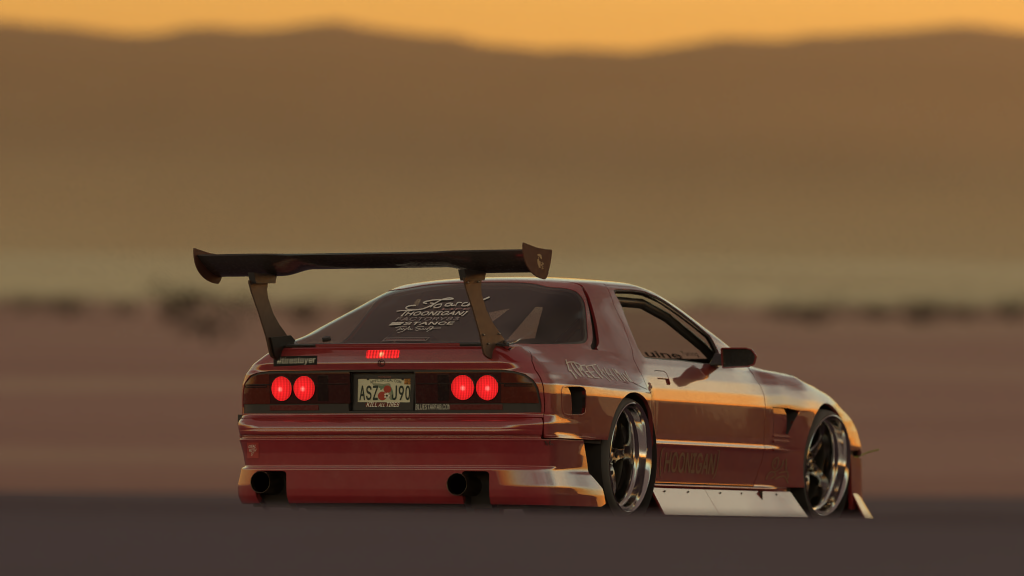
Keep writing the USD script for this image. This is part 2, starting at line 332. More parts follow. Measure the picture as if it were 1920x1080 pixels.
# car paint: deep red under clear coat, thin dust and small stone chips
mat('red_paint', {
    'tc': ('texture_coordinate', {}),
    'n1': ('noise_texture', {'scale': 3.0, 'detail': 6.0, 'roughness': .65}),
    'n2': ('noise_texture', {'scale': 90.0, 'detail': 3.0, 'roughness': .7}),
    'r1': ('rgb_ramp', {'ramp': [(.35, (.235, .009, .015)), (.62, (.26, .010, .017)), (.80, (.27, .018, .022))]}),
    'r2': ('rgb_ramp', {'ramp': [(.3, (.008,)*3), (.62, (.015,)*3), (.8, (.06,)*3)]}),
    'ch': ('voronoi_texture', {'scale': 55.0}), 'cr': ('rgb_ramp', {'ramp': [(.0, (1, 1, 1)), (.045, (1, 1, 1)), (.07, (0, 0, 0))]}),
    'cm': ('noise_texture', {'scale': 2.2, 'detail': 3.0}), 'c2': ('rgb_ramp', {'ramp': [(.55, (0, 0, 0)), (.72, (1, 1, 1))]}),
    'mu': ('math', {'math_type': 'multiply'}), 'mx': ('mix', {'color2': (.05, .035, .03)}),
    'nb': ('noise_texture', {'scale': 7.0, 'detail': 2.0}), 'bu': ('bump', {'strength': .05, 'distance': .004}),
    'du': ('noise_texture', {'scale': 5.0, 'detail': 8.0, 'roughness': .75}), 'dr': ('rgb_ramp', {'ramp': [(.40, (.015,)*3), (.58, (.07,)*3), (.76, (.19,)*3)]}), 'dd': ('diffuse_bsdf', {'color': (.30, .19, .16)}), 'ds': ('mix_closure', {}),
    'p': ('principled_bsdf', {'roughness': .45, 'metallic': 0., 'specular_ior_level': .3, 'coat_weight': 1.0, 'coat_ior': 2.6})},
    [('tc.object', 'n1.vector'), ('tc.object', 'n2.vector'), ('tc.object', 'ch.vector'), ('tc.object', 'cm.vector'), ('tc.object', 'nb.vector'),
     ('n1.fac', 'r1.fac'), ('n2.fac', 'r2.fac'), ('r2.color', 'p.coat_roughness'), ('ch.distance', 'cr.fac'), ('cm.fac', 'c2.fac'),
     ('cr.color', 'mu.value1'), ('c2.color', 'mu.value2'), ('mu.value', 'mx.fac'), ('r1.color', 'mx.color1'), ('mx.color', 'p.base_color'),
     ('nb.fac', 'bu.height'), ('bu.normal', 'p.coat_normal'), ('tc.object', 'du.vector'), ('du.fac', 'dr.fac'), ('dr.color', 'ds.fac'), ('p.BSDF', 'ds.closure1'), ('dd.BSDF', 'ds.closure2')], surface='ds.closure')
plain('black_plastic', (.05, .045, .05), .45, spec=.4)
plain('black_void', (.055, .05, .054), .8, spec=.1)
plain('rubber', (.12, .112, .118), .72, bump=.3, scale=220.)
plain('gloss_black', (.03, .028, .03), .18, coat=.5)
plain('carbon_black', (.06, .054, .060), .10, spec=.5)
plain('polished_lip', (.78, .77, .75), .07, metal=1.0, scale=14.)
plain('spoke_metal', (.30, .28, .28), .22, metal=1.0, scale=20.)
plain('dark_metal', (.07, .065, .06), .4, metal=.9)
plain('steel', (.45, .43, .40), .3, metal=1.0)
plain('stand_metal', (.125, .078, .062), .5, metal=.25, scale=30., bump=.1)
plain('plate_brown', (.12, .05, .04), .6, spec=.2, scale=35., bump=.15)
plain('exhaust_steel', (.16, .12, .09), .38, metal=1.0, scale=25.)
plain('interior_dark', (.075, .066, .07), .8)
plain('cage_black', (.04, .037, .038), .4)
plain('cage_light', (.20, .19, .17), .5)
plain('seat_cloth', (.06, .045, .048), .9, bump=.4, scale=160.)
plain('decal_white', (.90, .88, .80), .5, coat=1., coat_ior=1.6)
plain('decal_gold', (.23, .13, .06), .5, coat=1., coat_ior=1.8)
plain('decal_grey', (.30, .27, .26), .5, coat=1., coat_ior=1.8)
plain('decal_black', (.02, .02, .022), .5, spec=.2)
plain('decal_red', (.36, .035, .03), .5, coat=1., coat_ior=1.8)
plain('decal_maroon', (.16, .02, .02), .5)
plain('decal_tan', (.50, .36, .20), .5)
plain('decal_pink', (.33, .12, .11), .5, coat=1., coat_ior=1.8)
plain('plate_cream', (.82, .80, .62), .45)
plain('plate_green', (.20, .30, .20), .5)
plain('plate_sage', (.36, .38, .28), .5)
plain('plate_dark', (.03, .045, .035), .5)
plain('plate_orange', (.60, .25, .04), .5)
plain('fruit_red', (.50, .05, .03), .5)
plain('strap_green', (.30, .33, .06), .7)
def glass(name, tint, gl=.02):
    mat(name, {'t': ('transparent_bsdf', {'color': tint}), 'g': ('glossy_bsdf', {'color': (.95, .95, .95), 'roughness': gl}), 'ge': ('geometry', {}), 'io': ('math', {'math_type': 'multiply_add', 'value2': -.83333, 'value3': 1.5}), 'fr': ('fresnel', {}), 'm': ('mix_closure', {})},
        [('ge.backfacing', 'io.value1'), ('io.value', 'fr.IOR'), ('fr.fac', 'm.fac'), ('t.BSDF', 'm.closure1'), ('g.BSDF', 'm.closure2')], surface='m.closure')
glass('clear_glass', (.80, .80, .77)); glass('smoked_glass', (.58, .57, .55)); glass('screen_glass', (.86, .88, .84))
def lens(name, col, rough=.12, emit=None, strength=0):
    plain(name, col, rough, coat=.6, **({'emission_color': emit, 'emission_strength': strength} if emit else {}))
lens('smoked_lens', (.035, .008, .008)); lens('dark_lens', (.012, .006, .006)); lens('amber_lens', (.085, .014, .008)); lens('reflector_lens', (.11, .012, .014), .3)
# lit lamps: fluted lens in front of a bulb, brightest where the bulb sits behind it
def lit(name, mid, edge, hot, s, flutes=150.):
    mat(name, {'tc': ('texture_coordinate', {}), 'ln': ('vector_math', {'math_type': 'length'}),
        'rp': ('rgb_ramp', {'ramp': [(0, hot), (.004, hot), (.016, mid), (.030, tuple(.88*c for c in mid)), (.050, tuple(.72*c for c in mid)), (.062, edge)]}),
        'sx': ('separate_xyz', {}), 'a': ('math', {'math_type': 'multiply', 'value2': flutes*6.283}), 'b': ('math', {'math_type': 'sine'}),
        'c': ('math', {'math_type': 'multiply_add', 'value2': .36, 'value3': .64}),
        'a2': ('math', {'math_type': 'multiply', 'value2': flutes*6.283}), 'b2': ('math', {'math_type': 'sine'}), 'c2': ('math', {'math_type': 'multiply_add', 'value2': .14, 'value3': .86}),
        'd': ('math', {'math_type': 'multiply', }), 'e': ('math', {'math_type': 'multiply', 'value2': s}),
        'p': ('principled_bsdf', {'base_color': (.25, .012, .012), 'roughness': .25, 'coat_weight': .4})},
        [('tc.object', 'ln.vector1'), ('ln.value', 'rp.fac'), ('rp.color', 'p.emission_color'), ('tc.object', 'sx.vector'), ('sx.y', 'a.value1'), ('a.value', 'b.value1'), ('b.value', 'c.value1'),
         ('sx.z', 'a2.value1'), ('a2.value', 'b2.value1'), ('b2.value', 'c2.value1'), ('c.value', 'd.value1'), ('c2.value', 'd.value2'), ('d.value', 'e.value1'), ('e.value', 'p.emission_strength')])
lit('lit_red_lamp', (.85, .012, .016), (.50, .006, .008), (1.2, .22, .18), .40, 118.)
lit('lit_brake_lamp', (.9, .016, .016), (.85, .012, .014), (1, .45, .2), .36, 60.)
# ------------------------------------------------------------------ ground, hills, haze (laid out along the line of sight's compass bearing, in metres)
AX = np.array([math.cos(VIEW_AZ), math.sin(VIEW_AZ)]); LX = np.array([math.sin(VIEW_AZ), -math.cos(VIEW_AZ)])   # ahead, to the right
def DL(P): q = np.asarray(P)[..., :2]-CC[:2]; return q@AX, q@LX
def XY(D, L): return CC[:2]+np.multiply.outer(D, AX)+np.multiply.outer(L, LX) if np.ndim(D) == 0 else CC[:2]+D[..., None]*AX+L[..., None]*LX
_gd = PchipInterpolator([-4000, -300, -40, 0, 6, 12, 15, 19.0, 22, 25, 31, 40, 60, 100, 160, 260, 420, 700, 1100, 1800, 3000, 4500, 9000],
                        [-14, -5, -1.2, -.62, -.42, -.185, -.078, -.040, -.030, -.016, -.001, .004, .16, .86, 2.7, 7.2, 14.6, 27.3, 46, 79, 139.5, 225, 300])
_side = PchipInterpolator([-9000, -900, -120, -12, -1.7, 0, 1.7, 14, 120, 900, 9000], [-.3, -.3, .06, .05, .020, 0, -.010, -.016, -.1, -.9, -.9])
def ground_z(D, L):
    r = np.hypot(D-28, L)
    far = np.clip((np.abs(np.arctan2(L, np.maximum(D, 1e-3)))-.35)/.5, 0, 1)*(D > 0)+(D <= 0)
    flatz = np.interp(r, [0, 60, 300, 3000, 9000], [0, 0, -1.5, -4, -10])
    k = np.clip((r-45)/250, 0, 1)*far
    z = _gd(np.clip(D, -3900, 8900))*(1-k)+flatz*k
    z = z+_side(np.clip(L, -8900, 8900))*np.clip(1-np.abs(D-19)/14, 0, 1)
    P = np.stack([D, L, 0*D], -1)
    z = z+(meshkit.fbm(P*.35, 3, 5)-.5)*.012*np.clip((r-3)/6, 0, 1)+(meshkit.fbm(P*.02, 3, 9)-.5)*1.1*np.clip((r-70)/150, 0, 1)
    return z
_ga = np.r_[-5600, -2500, -1500, -900, -500, -300, -180, -110, -70, -45, -30, -20, np.arange(-14, 48, .4), 50, 54, 60, 68, 78, 88, 96, 105, 125, 150, 180, 215, 260, 310, 380, 460, 560, 700, 850, 1050, 1300, 1600, 2000, 2500, 3200, 4200, 5600, 7500]
_gb = np.r_[-6000, -4000, -2600, -1700, -1100, -700, -450, -300, -200, -140, -100, -70, -50, -36, -26, -19, np.arange(-14, 14.1, .5), 19, 26, 36, 50, 70, 100, 140, 200, 300, 450, 700, 1100, 1700, 2600, 4000, 6000]
EDGE = 96                                           # the paved pan ends here, about a hundred metres ahead
def make_ground(ia, ib):
    a, b = _ga[ia], _gb[ib]
    D, L = np.meshgrid(a, b, indexing='ij')
    D = D+.42*np.clip(L-6, -60, 60)*np.exp(-((D-EDGE)/26.)**2)+(meshkit.fbm(np.stack([L*.08, 0*L, 0*L], -1), 3, 4)-.5)*9*np.exp(-((D-EDGE)/14.)**2)
    k = np.minimum(1, 5700/np.maximum(np.hypot(D, L), 1)); D, L = D*k, L*k
    z = ground_z(D, L); v = np.concatenate([XY(D, L), z[..., None]], -1).reshape(-1, 3)
    n = len(b); i, j = np.meshgrid(np.arange(len(a)-1), np.arange(n-1), indexing='ij'); q = (i*n+j).ravel()
    f = np.vstack([np.stack([q, q+1, q+n+1], -1), np.stack([q, q+n+1, q+n], -1)])
    ar = np.linalg.norm(np.cross(v[f[:, 1]]-v[f[:, 0]], v[f[:, 2]]-v[f[:, 0]]), axis=1); f = f[ar > 1e-3]; m = len(f)//4
    g = np.cross(v[f[m, 1]]-v[f[m, 0]], v[f[m, 2]]-v[f[m, 0]])
    return meshkit.arrays(trimesh.Trimesh(v, f[:, ::-1] if g[2] < 0 else f, process=False), True)
mat('dry_ground', {
    'g': ('geometry', {}), 'sc': ('vector_math', {'math_type': 'multiply', 'vector2': (1, 1, 1)}),
    'n1': ('noise_texture', {'scale': .012, 'detail': 5.0, 'roughness': .6}), 'n2': ('noise_texture', {'scale': 2.2, 'detail': 6.0, 'roughness': .7}), 'n3': ('noise_texture', {'scale': 60.0, 'detail': 3.0, 'roughness': .7}),
    'r1': ('rgb_ramp', {'ramp': [(.36, (.32, .165, .155)), (.50, (.37, .20, .185)), (.64, (.43, .28, .225))]}),
    'r2': ('rgb_ramp', {'ramp': [(.3, (.72, .70, .72)), (.7, (1.15, 1.1, 1.05))]}),
    'm': ('mix', {'mix_type': 'multiply', 'fac': 1.0}), 'bu': ('bump', {'strength': .5, 'distance': .006}),
    'p': ('principled_bsdf', {'roughness': .95, 'specular_ior_level': .03})},
    [('g.position', 'n1.vector'), ('g.position', 'n2.vector'), ('g.position', 'n3.vector'), ('n1.fac', 'r1.fac'), ('n2.fac', 'r2.fac'), ('r1.color', 'm.color1'), ('r2.color', 'm.color2'),
     ('m.color', 'p.base_color'), ('n3.fac', 'bu.height'), ('bu.normal', 'p.normal')])
mat('hill_rock_haze_tint', {
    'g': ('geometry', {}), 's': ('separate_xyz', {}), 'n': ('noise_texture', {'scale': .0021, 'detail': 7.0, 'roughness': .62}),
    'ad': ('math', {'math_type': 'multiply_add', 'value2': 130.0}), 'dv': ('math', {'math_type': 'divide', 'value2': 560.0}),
    'r': ('rgb_ramp', {'ramp': [(.52, (.62, .50, .31)), (.66, (.58, .39, .22)), (.84, (.36, .21, .125)), (1.0, (.17, .08, .048))]}),  # low haze painted into the colour: pale at the foot, brown rock above
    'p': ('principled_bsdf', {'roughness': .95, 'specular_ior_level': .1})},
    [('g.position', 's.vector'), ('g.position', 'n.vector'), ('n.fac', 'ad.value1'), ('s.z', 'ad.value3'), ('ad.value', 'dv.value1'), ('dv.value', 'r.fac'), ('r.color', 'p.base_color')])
mat('bush_leaf', {'n': ('noise_texture', {'scale': .8, 'detail': 3.0}), 'g': ('geometry', {}), 'r': ('rgb_ramp', {'ramp': [(.3, (.013, .008, .012)), (.7, (.026, .018, .020))]}), 'p': ('principled_bsdf', {'roughness': .9})},
    [('g.position', 'n.vector'), ('n.fac', 'r.fac'), ('r.color', 'p.base_color')])
mat('asphalt', {
    'g': ('geometry', {}), 'n2': ('noise_texture', {'scale': .55, 'detail': 6.0, 'roughness': .7}), 'n3': ('noise_texture', {'scale': 70.0, 'detail': 3.0, 'roughness': .7}),
    'r1': ('rgb_ramp', {'ramp': [(.3, (.088, .058, .090)), (.7, (.118, .082, .118))]}), 'bu': ('bump', {'strength': .5, 'distance': .005}),
    'p': ('principled_bsdf', {'roughness': .95, 'specular_ior_level': .03})},
    [('g.position', 'n2.vector'), ('g.position', 'n3.vector'), ('n2.fac', 'r1.fac'), ('r1.color', 'p.base_color'), ('n3.fac', 'bu.height'), ('bu.normal', 'p.normal')])
_ie = int(np.argmin(np.abs(_ga-EDGE))); _i0 = int(np.argmin(np.abs(_ga+70)))
_allb = slice(0, len(_gb))
mat('haze_pale_ground', {
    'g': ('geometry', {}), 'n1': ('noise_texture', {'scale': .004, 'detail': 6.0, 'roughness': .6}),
    'r1': ('rgb_ramp', {'ramp': [(.36, (.46, .36, .23)), (.50, (.62, .53, .35)), (.66, (.68, .61, .42))]}), 'p': ('principled_bsdf', {'roughness': .95, 'specular_ior_level': .03})},  # pale colour painted in place of low haze below the hills
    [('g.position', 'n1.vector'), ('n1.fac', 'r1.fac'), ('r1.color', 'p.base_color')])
_ip = int(np.argmin(np.abs(_ga-1300)))
put('/World', 'haze_pale_slope', make_ground(slice(_ip, len(_ga)), _allb), 'haze_pale_ground', kind='structure')  # far ground that carries the painted haze strip
put('/World', 'ground', join(make_ground(slice(_ie, _ip+1), _allb), make_ground(slice(0, _i0+1), _allb)), 'dry_ground', kind='structure')
put('/World', 'pavement', make_ground(slice(_i0, _ie+1), _allb), 'asphalt', kind='structure')
# hills all round: crest height (m) and distance by bearing from the line of sight (radians, to the right)
HD = 6200.0
_cx = np.array([-400, 0, 150, 300, 430, 550, 700, 800, 900, 1000, 1060, 1150, 1250, 1400, 1550, 1650, 1720, 1840, 1920, 2300])
_cy = np.array([70, 56, 62, 64, 55, 50, 52, 55, 64, 79, 87, 90, 79, 65, 62, 53, 47, 43, 52, 66])
_slope = (1024-_cy)/FPX
def crest(b):
    x = 960+FPX*np.tan(np.clip(b, -.2, .2)); inside = PchipInterpolator(_cx, _slope)(np.clip(x, -400, 2300))
    k = np.clip((np.abs(b)-.11)/.30, 0, 1); k = k*k*(3-2*k)
    P = np.stack([np.cos(b)*6, np.sin(b)*6, 0*b], -1)
    away = .030+.012*(meshkit.fbm(P, 4, 3)-.5)*2+.010*np.cos(b)+.024*np.exp(-((b-.82)/.42)**2)
    fine = (meshkit.fbm(np.stack([np.cos(b)*90, np.sin(b)*90, 0*b], -1), 3, 8)-.5)*.0035
    return (inside*(1-k)+away*k+fine)
def make_hills():
    b = np.linspace(-math.pi, math.pi, 1201); s = np.linspace(0, 1, 26)
    Bm, Sm = np.meshgrid(b, s, indexing='ij')
    R = HD*(.80+.20*Sm)
    zt = crest(b)[:, None]*HD-.156
    D, L = np.cos(Bm)*R, np.sin(Bm)*R
    base = 60*np.ones_like(zt)
    base = ground_z(np.cos(b)*HD*.80, np.sin(b)*HD*.80)[:, None]-12
    P = np.stack([D*.0011, L*.0011, 0*D], -1)
    prof = Sm**1.15
    z = base+(zt-base)*prof+(meshkit.fbm(P, 5, 21)-.5)*110*Sm*(1-Sm)*2
    back = np.stack([np.cos(b)*HD*1.10, np.sin(b)*HD*1.10], -1)
    xy = XY(D, L); v = np.concatenate([xy, z[..., None]], -1)
    vb = np.concatenate([XY(back[:, 0], back[:, 1]), (base-10)], -1)[:, None]
    v = np.concatenate([v, vb], 1); n = v.shape[1]; v = v.reshape(-1, 3)
    i, j = np.meshgrid(np.arange(len(b)-1), np.arange(n-1), indexing='ij'); q = (i*n+j).ravel()
    f = np.vstack([np.stack([q, q+1, q+n+1], -1), np.stack([q, q+n+1, q+n], -1)])
    t = trimesh.Trimesh(v, f, process=False)
    if t.face_normals[5][2] < 0: f = f[:, ::-1]
    return meshkit.arrays(trimesh.Trimesh(v, f, process=False), True)
put('/World', 'hills', make_hills(), 'hill_rock_haze_tint', kind='structure')

# a dark scrub-covered rise near by on the sunset side: out of the picture, seen mirrored in the doors
mat('dark_scrub', {'n': ('noise_texture', {'scale': .09, 'detail': 5.0}), 'g': ('geometry', {}), 'r': ('rgb_ramp', {'ramp': [(.3, (.018, .013, .012)), (.7, (.036, .027, .022))]}), 'p': ('principled_bsdf', {'roughness': .95, 'specular_ior_level': .1})},
    [('g.position', 'n.vector'), ('n.fac', 'r.fac'), ('r.color', 'p.base_color')])
def make_rise():
    b = np.linspace(math.radians(12), math.radians(125), 500); s = np.linspace(-1, 1, 17); Bm, Sm = np.meshgrid(b, s, indexing='ij')
    R = 430+95*Sm; D, L = np.cos(Bm)*R, np.sin(Bm)*R; k = np.clip((b-b[0])/.18, 0, 1)*np.clip((b[-1]-b)/.3, 0, 1)
    h = k*(17+7*(meshkit.fbm(np.stack([b*9, 0*b, 0*b], -1), 3, 2)-.5)*2+9*(meshkit.fbm(np.stack([b*70, 0*b, 0*b], -1), 4, 6)-.5)*2)
    z = np.where(np.abs(Sm) > .99, -12, 0)+h[:, None]*np.cos(Sm*math.pi/2)**.8-2.5
    v = np.concatenate([XY(D, L), z[..., None]], -1).reshape(-1, 3); n = 17; i, j = np.meshgrid(np.arange(499), np.arange(n-1), indexing='ij'); q = (i*n+j).ravel()
    f = np.vstack([np.stack([q, q+1, q+n+1], -1), np.stack([q, q+n+1, q+n], -1)]); t = trimesh.Trimesh(v, f, process=False)
    if t.face_normals[5][2] < 0: t.invert()
    return meshkit.arrays(t, True)
put('/World', 'scrub_hill', make_rise(), 'dark_scrub', kind='structure')
# scrub on the far slope: each bush that can be told apart is a thing, the rest is one belt
def bush_mesh(w, h, seed, n=700):
    r = np.random.default_rng(seed); c = r.normal(size=(9, 3))*[w*.24, w*.24, h*.17]+[0, 0, h*.5]; k = r.integers(0, 9, n)
    p = c[k]+r.normal(size=(n, 3))*[w*.11, w*.11, h*.13]; p[:, 2] = np.abs(p[:, 2])
    s = r.uniform(.10, .22, n)[:, None]*min(w, h)*.55; a, b = r.normal(size=(n, 3)), r.normal(size=(n, 3))
    v = np.stack([p, p+a*s*.5, p+b*s*.5], 1).reshape(-1, 3); return v, np.arange(3*n).reshape(-1, 3)
def stems(w, h, seed):
    r = np.random.default_rng(seed); o = []
    for k in range(5):
        q = np.array([r.normal()*w*.16, r.normal()*w*.16, h*r.uniform(.4, .7)]); o.append(trimesh.creation.cylinder(.03*h, segment=[[0, 0, -.3], q], sections=6))
    return trimesh.util.concatenate(o)
def on_ground(px, py):
    """where the line of sight through a picture point meets the far slope"""
    d = ray(np.array([px, py])); t = np.geomspace(60, 3000, 700); P = CC+d*t[:, None]; D, L = DL(P); below = P[:, 2] < ground_z(D, L)
    i = np.argmax(below) if below.any() else len(t)-1; return P[i], t[i]
BUSH = [(45,592,70,34,'small dark bush at the far left edge of the scrub'),(130,596,74,40,'second dark bush from the left edge of the scrub'),(232,590,60,26,'low faint bush between two darker ones left of the wing'),
        (312,602,90,60,'tall dark bush behind the left end of the wing'),(392,648,150,58,'broad dark bush on the near slope left of the car, lowest of all'),(430,588,110,40,'wide low bush just above the broad near bush'),
        (575,610,110,46,'dark bush seen under the wing left of the rear window'),(662,600,70,34,'bush seen between the wing stand and the rear window'),
        (1470,602,70,26,'small bush just right of the windscreen pillar'),(1530,612,96,46,'broad dark bush above the front wing'),(1640,606,90,38,'middle bush of the dark row right of the car'),
        (1725,612,80,44,'darkest bush of the row right of the car'),(1812,606,70,34,'second bush from the right edge of the scrub'),(1900,604,80,42,'dark bush cut by the right edge of the picture')]
for k, (bx, by, bw, bh, lab) in enumerate(BUSH):
    P, t = on_ground(bx, by); w, h = 1.35*bw*t/FPX, 1.3*bh*t/FPX
    b = thing('bush', lab, 'bush', (P[0], P[1], P[2]-.1), 'bushes on the far slope')
    v, f = bush_mesh(w, h, 30+k); put(b, 'foliage', (v, f, None), 'bush_leaf'); put(b, 'stem', meshkit.arrays(stems(w, h, k), 35), 'bush_leaf')
_rb = np.random.default_rng(12); V, Fc, o = [], [], 0
for k in range(300):
    px_, py_ = _rb.uniform(-500, 2500), _rb.normal(592, 9); P, t = on_ground(px_, py_); w = _rb.uniform(40, 125)*t/FPX; v, f = bush_mesh(w, w*_rb.uniform(.30, .55), 500+k, 60); V.append(v+P-[0, 0, .1]); Fc.append(f+o); o += len(v)
tag(stage.GetPrimAtPath(put('/World', 'scrub', (np.vstack(V), np.vstack(Fc), None), 'bush_leaf', kind='stuff')), 'belt of low dark scrub along the far slope below the hills', 'scrub')
mat('evening_haze', {'v': ('principled_volume', {'color': (1.0, .74, .50), 'density': 1.05e-4, 'anisotropy': 0.})}, surface=None, volume='v.volume')
put('/World', 'haze', meshkit.arrays(trimesh.creation.box(bounds=[[-7600, -7600, -40], [7600, 7600, 700]]), False)[:2]+(None,), 'evening_haze', kind='stuff')
# ------------------------------------------------------------------ the car: body panels
CAR = thing('drift_car', 'low wide red hatchback coupe with a tall black rear wing and lit round tail lights', 'car')
def poly(ab): return Polygon(np.asarray(ab)).buffer(0)
def sub(S, px): return hit(S, px)
G = .0028                                          # half a panel gap
def mirU(p): return affinity.scale(affinity.translate(p, 0, -1), 1, -1, origin=(0, 0)) if False else shapely.transform(p, lambda c: np.stack([c[:, 0], 2-c[:, 1]], -1))
def mirW(p): return shapely.transform(p, lambda c: np.stack([-c[:, 0], c[:, 1]], -1))
LBW = [.148,.158,.168,.173,.360,.372,.383,.389]    # profile edges that need a grid line
def both(name, parts, m, label=None, **k):
    """a panel on the right side and its mirror image on the left"""
    g = join(*parts) if len(parts) > 1 else parts[0]
    put(CAR, name, g, m, label); put(CAR, name, mirror(g), m)
    return g
# hatch opening and glass, right half traced, left half mirrored
gut = np.array([(1086,532.5),(1090,534),(1099,545.6),(1109.6,572),(1117,599),(1121.5,625.6),(1123,643),(1119,651.5)])
frm = np.array([(1080,531.5),(1087.4,534.4),(1096,548.5),(1103,569),(1108,593),(1112,622.6),(1112,639),(1108,648)])
gls = np.array([(1030,538.5),(1063.7,542),(1083,550),(1092,562),(1097,584),(1099,613.7),(1099.5,634),(1093,641.5),(1063.7,643.5),(1010,644.3),(960,644.8)])
g_ab, f_ab, s_ab = sub(U, gut), sub(U, frm), sub(U, gls)
XT = .105                                          # rear edge of the roof on the centre line
def side_close(ab, xrear, t0):
    ab = np.array(ab); xt = ab[0]
    right = np.vstack([[[XT+.012, 1.0], [XT+.010, .86], [(XT+xt[0])/2+.012, (.80+xt[1])/2]], ab])
    return right
gut_r = side_close(g_ab, 0, 0); frm_r = side_close(f_ab-[[0.006, 0]], 0, 0)
def closed(right, bottom):                         # right half (from the centre of the top round to the bottom), plus its mirror image
    r = np.vstack([smoothline(right, 6), bottom]); l = r[::-1]*[1, -1]+[0, 2]
    return poly(np.vstack([r, l]))
XB = -1.034
gutter = closed(gut_r, [[g_ab[-1][0], 0.0], [-1.2, 0.0]])
frame_o = closed(frm_r, [[f_ab[-1][0]-.012, 0.004], [f_ab[-1][0]-.05, 0.0], [XB, 0.0]])
s_r = np.vstack([[[XT-.075, 1.0], [XT-.078, .84]], s_ab])
rear_g = np.array([[-.93, .10], [-.968, .17], [-.990, .30], [-1.000, .55], [-1.004, 1.0]])
glass_p = closed(s_r, rear_g)
tail_trim = shapely.Polygon([(x, t) for x, t in [(-1.2, -.1)]+[(float(XR(abs(-U(np.array(XB), np.array(t))[1]), .836))+.004, t) for t in np.linspace(0, 2, 41)]+[(-1.2, 2.1)]])
frame_p = frame_o.difference(glass_p.buffer(.012)).difference(tail_trim)
put(CAR, 'hatch_frame', sheet(U, frame_p.buffer(-.001), .02, .02, skirt=.02), 'red_paint')
put(CAR, 'rear_window_seal', sheet(U, glass_p.buffer(.011).difference(glass_p.buffer(-.014)), .02, .02, off=-.003, skirt=.008), 'black_plastic')
RWIN = put(CAR, 'rear_window', sheet(U, glass_p.buffer(-.013), .03, .03, off=-.002, skirt=0), 'smoked_glass')
# doors: upper frame on U, skin on W; roof, pillars
seamU = sub(U, [(1131,531.5),(1150,570),(1167,605),(1185,655)]); 
seamW = sub(W, [(1197,692),(1205,706),(1215,729),(1222,760),(1226,800),(1227,850)])
win = sub(U, [(1150.5,545),(1155,542),(1184,542.5),(1211,547),(1243.7,562),(1273,582),(1303,605),(1331,629),(1338.5,640.7),(1346,655.5),(1354,680),(1350,683.5),(1325,682.8),(1273,676.5),(1210,671.5),(1206,668),(1196,652.6),(1180,614),(1165,574),(1153,551)])
winp = poly(win)
DT = .555                                          # upper edge of the door frame
xs_top = seamU[0][0]
apil = [[1.80, .44], [1.60, .485], [1.35, .52], [1.10, .545], [.85, DT], [xs_top+.02, DT]]
XD0 = float(np.interp(0, [1], [1])) if False else None
xz0 = seamW[0][0]-U2+(XREF+RREF)                   # x where the rear door seam crosses the belt
XDF = 1.775                                        # front edge of the door at the belt
door_up = poly(np.vstack([[[xz0, 0.0]], seamU[::-1], [[xs_top, DT]], apil[::-1], [[1.84, .30], [1.835, .12], [XDF, 0.0]]]))
lo_front = sub(W, [(1404,690),(1416,709),(1431,736),(1435,760),(1433.3,816),(1428.5,864),(1419,893),(1414,914)])
def belt(u): return ZB(np.asarray(u)-U2+(XREF+RREF))
ub = np.linspace(ux(xz0), ux(XDF), 30)
ZD = .1755
door_lo = poly(np.vstack([np.stack([ub, belt(ub)], -1), [[ux(XDF)+.003, belt(ux(XDF))-.01]], lo_front[1:], [[lo_front[-1][0], ZD], [seamW[-1][0], ZD]], seamW[::-1]]))
def er(p, g=G): return p.buffer(-g, join_style=2)
def open_top(p, S):                                # shrink a panel except along the belt, where its two halves meet
    return p
band = sbox(-3, -.02, 6, .006)
def shrinkU(p): return unary_union([er(p), er(p.union(shapely.transform(p.intersection(sbox(-3, -.001, 6, .03)), lambda c: c*[1, -1]))).intersection(p)])
du = shrinkU(door_up).difference(winp)
bl = shapely.LineString(np.stack([ub, belt(ub)], -1))
dl = unary_union([er(door_lo), er(door_lo.union(shapely.affinity.translate(door_lo.intersection(bl.buffer(.05)), 0, .03))).intersection(door_lo)])
handle_hole = poly(sub(W, [(1226.5,695.5),(1230,694),(1245,695.5),(1250,700),(1257,718),(1256,722),(1240,721),(1235,716)])).buffer(.004).buffer(-.004)
door = both('door', [sheet(U, du, .03, .03, lip=0, skirt=.014), sheet(W, dl.difference(handle_hole), .04, .012, lip=0, skirt=.014, lb=LBW)], 'red_paint')
hp = sheet(W, handle_hole.buffer(-.0015), .01, .006, off=-.016, skirt=0)
_hz = (handle_hole.bounds[1]+handle_hole.bounds[3])/2-.002
hflap = sheet(W, handle_hole.buffer(-.003).intersection(sbox(0, _hz, 9, 2)), .01, .006, off=-.0015, skirt=.008)
hlow = sheet(W, handle_hole.buffer(-.003).intersection(sbox(0, 0, 9, _hz-.003)), .01, .006, off=-.011, skirt=.003)
for mm in (lambda q: q, mirror):
    put(CAR, 'door_handle', mm(hflap), 'red_paint'); put(CAR, 'handle_floor', mm(hlow), 'red_paint')
    put(CAR, 'handle_recess', mm(hp), 'black_void')
put(CAR, 'window_trim', sheet(U, winp.buffer(.004).difference(winp.buffer(-.012)), .02, .02, off=-.004, skirt=.008), 'black_plastic')
put(CAR, 'window_trim', mirror(sheet(U, winp.buffer(.004).difference(winp.buffer(-.012)), .02, .02, off=-.004, skirt=.008)), 'black_plastic')
wg = sheet(U, winp.buffer(-.006), .04, .04, off=-.012, skirt=0)
LWIN = put(CAR, 'side_window', mirror(wg), 'clear_glass')
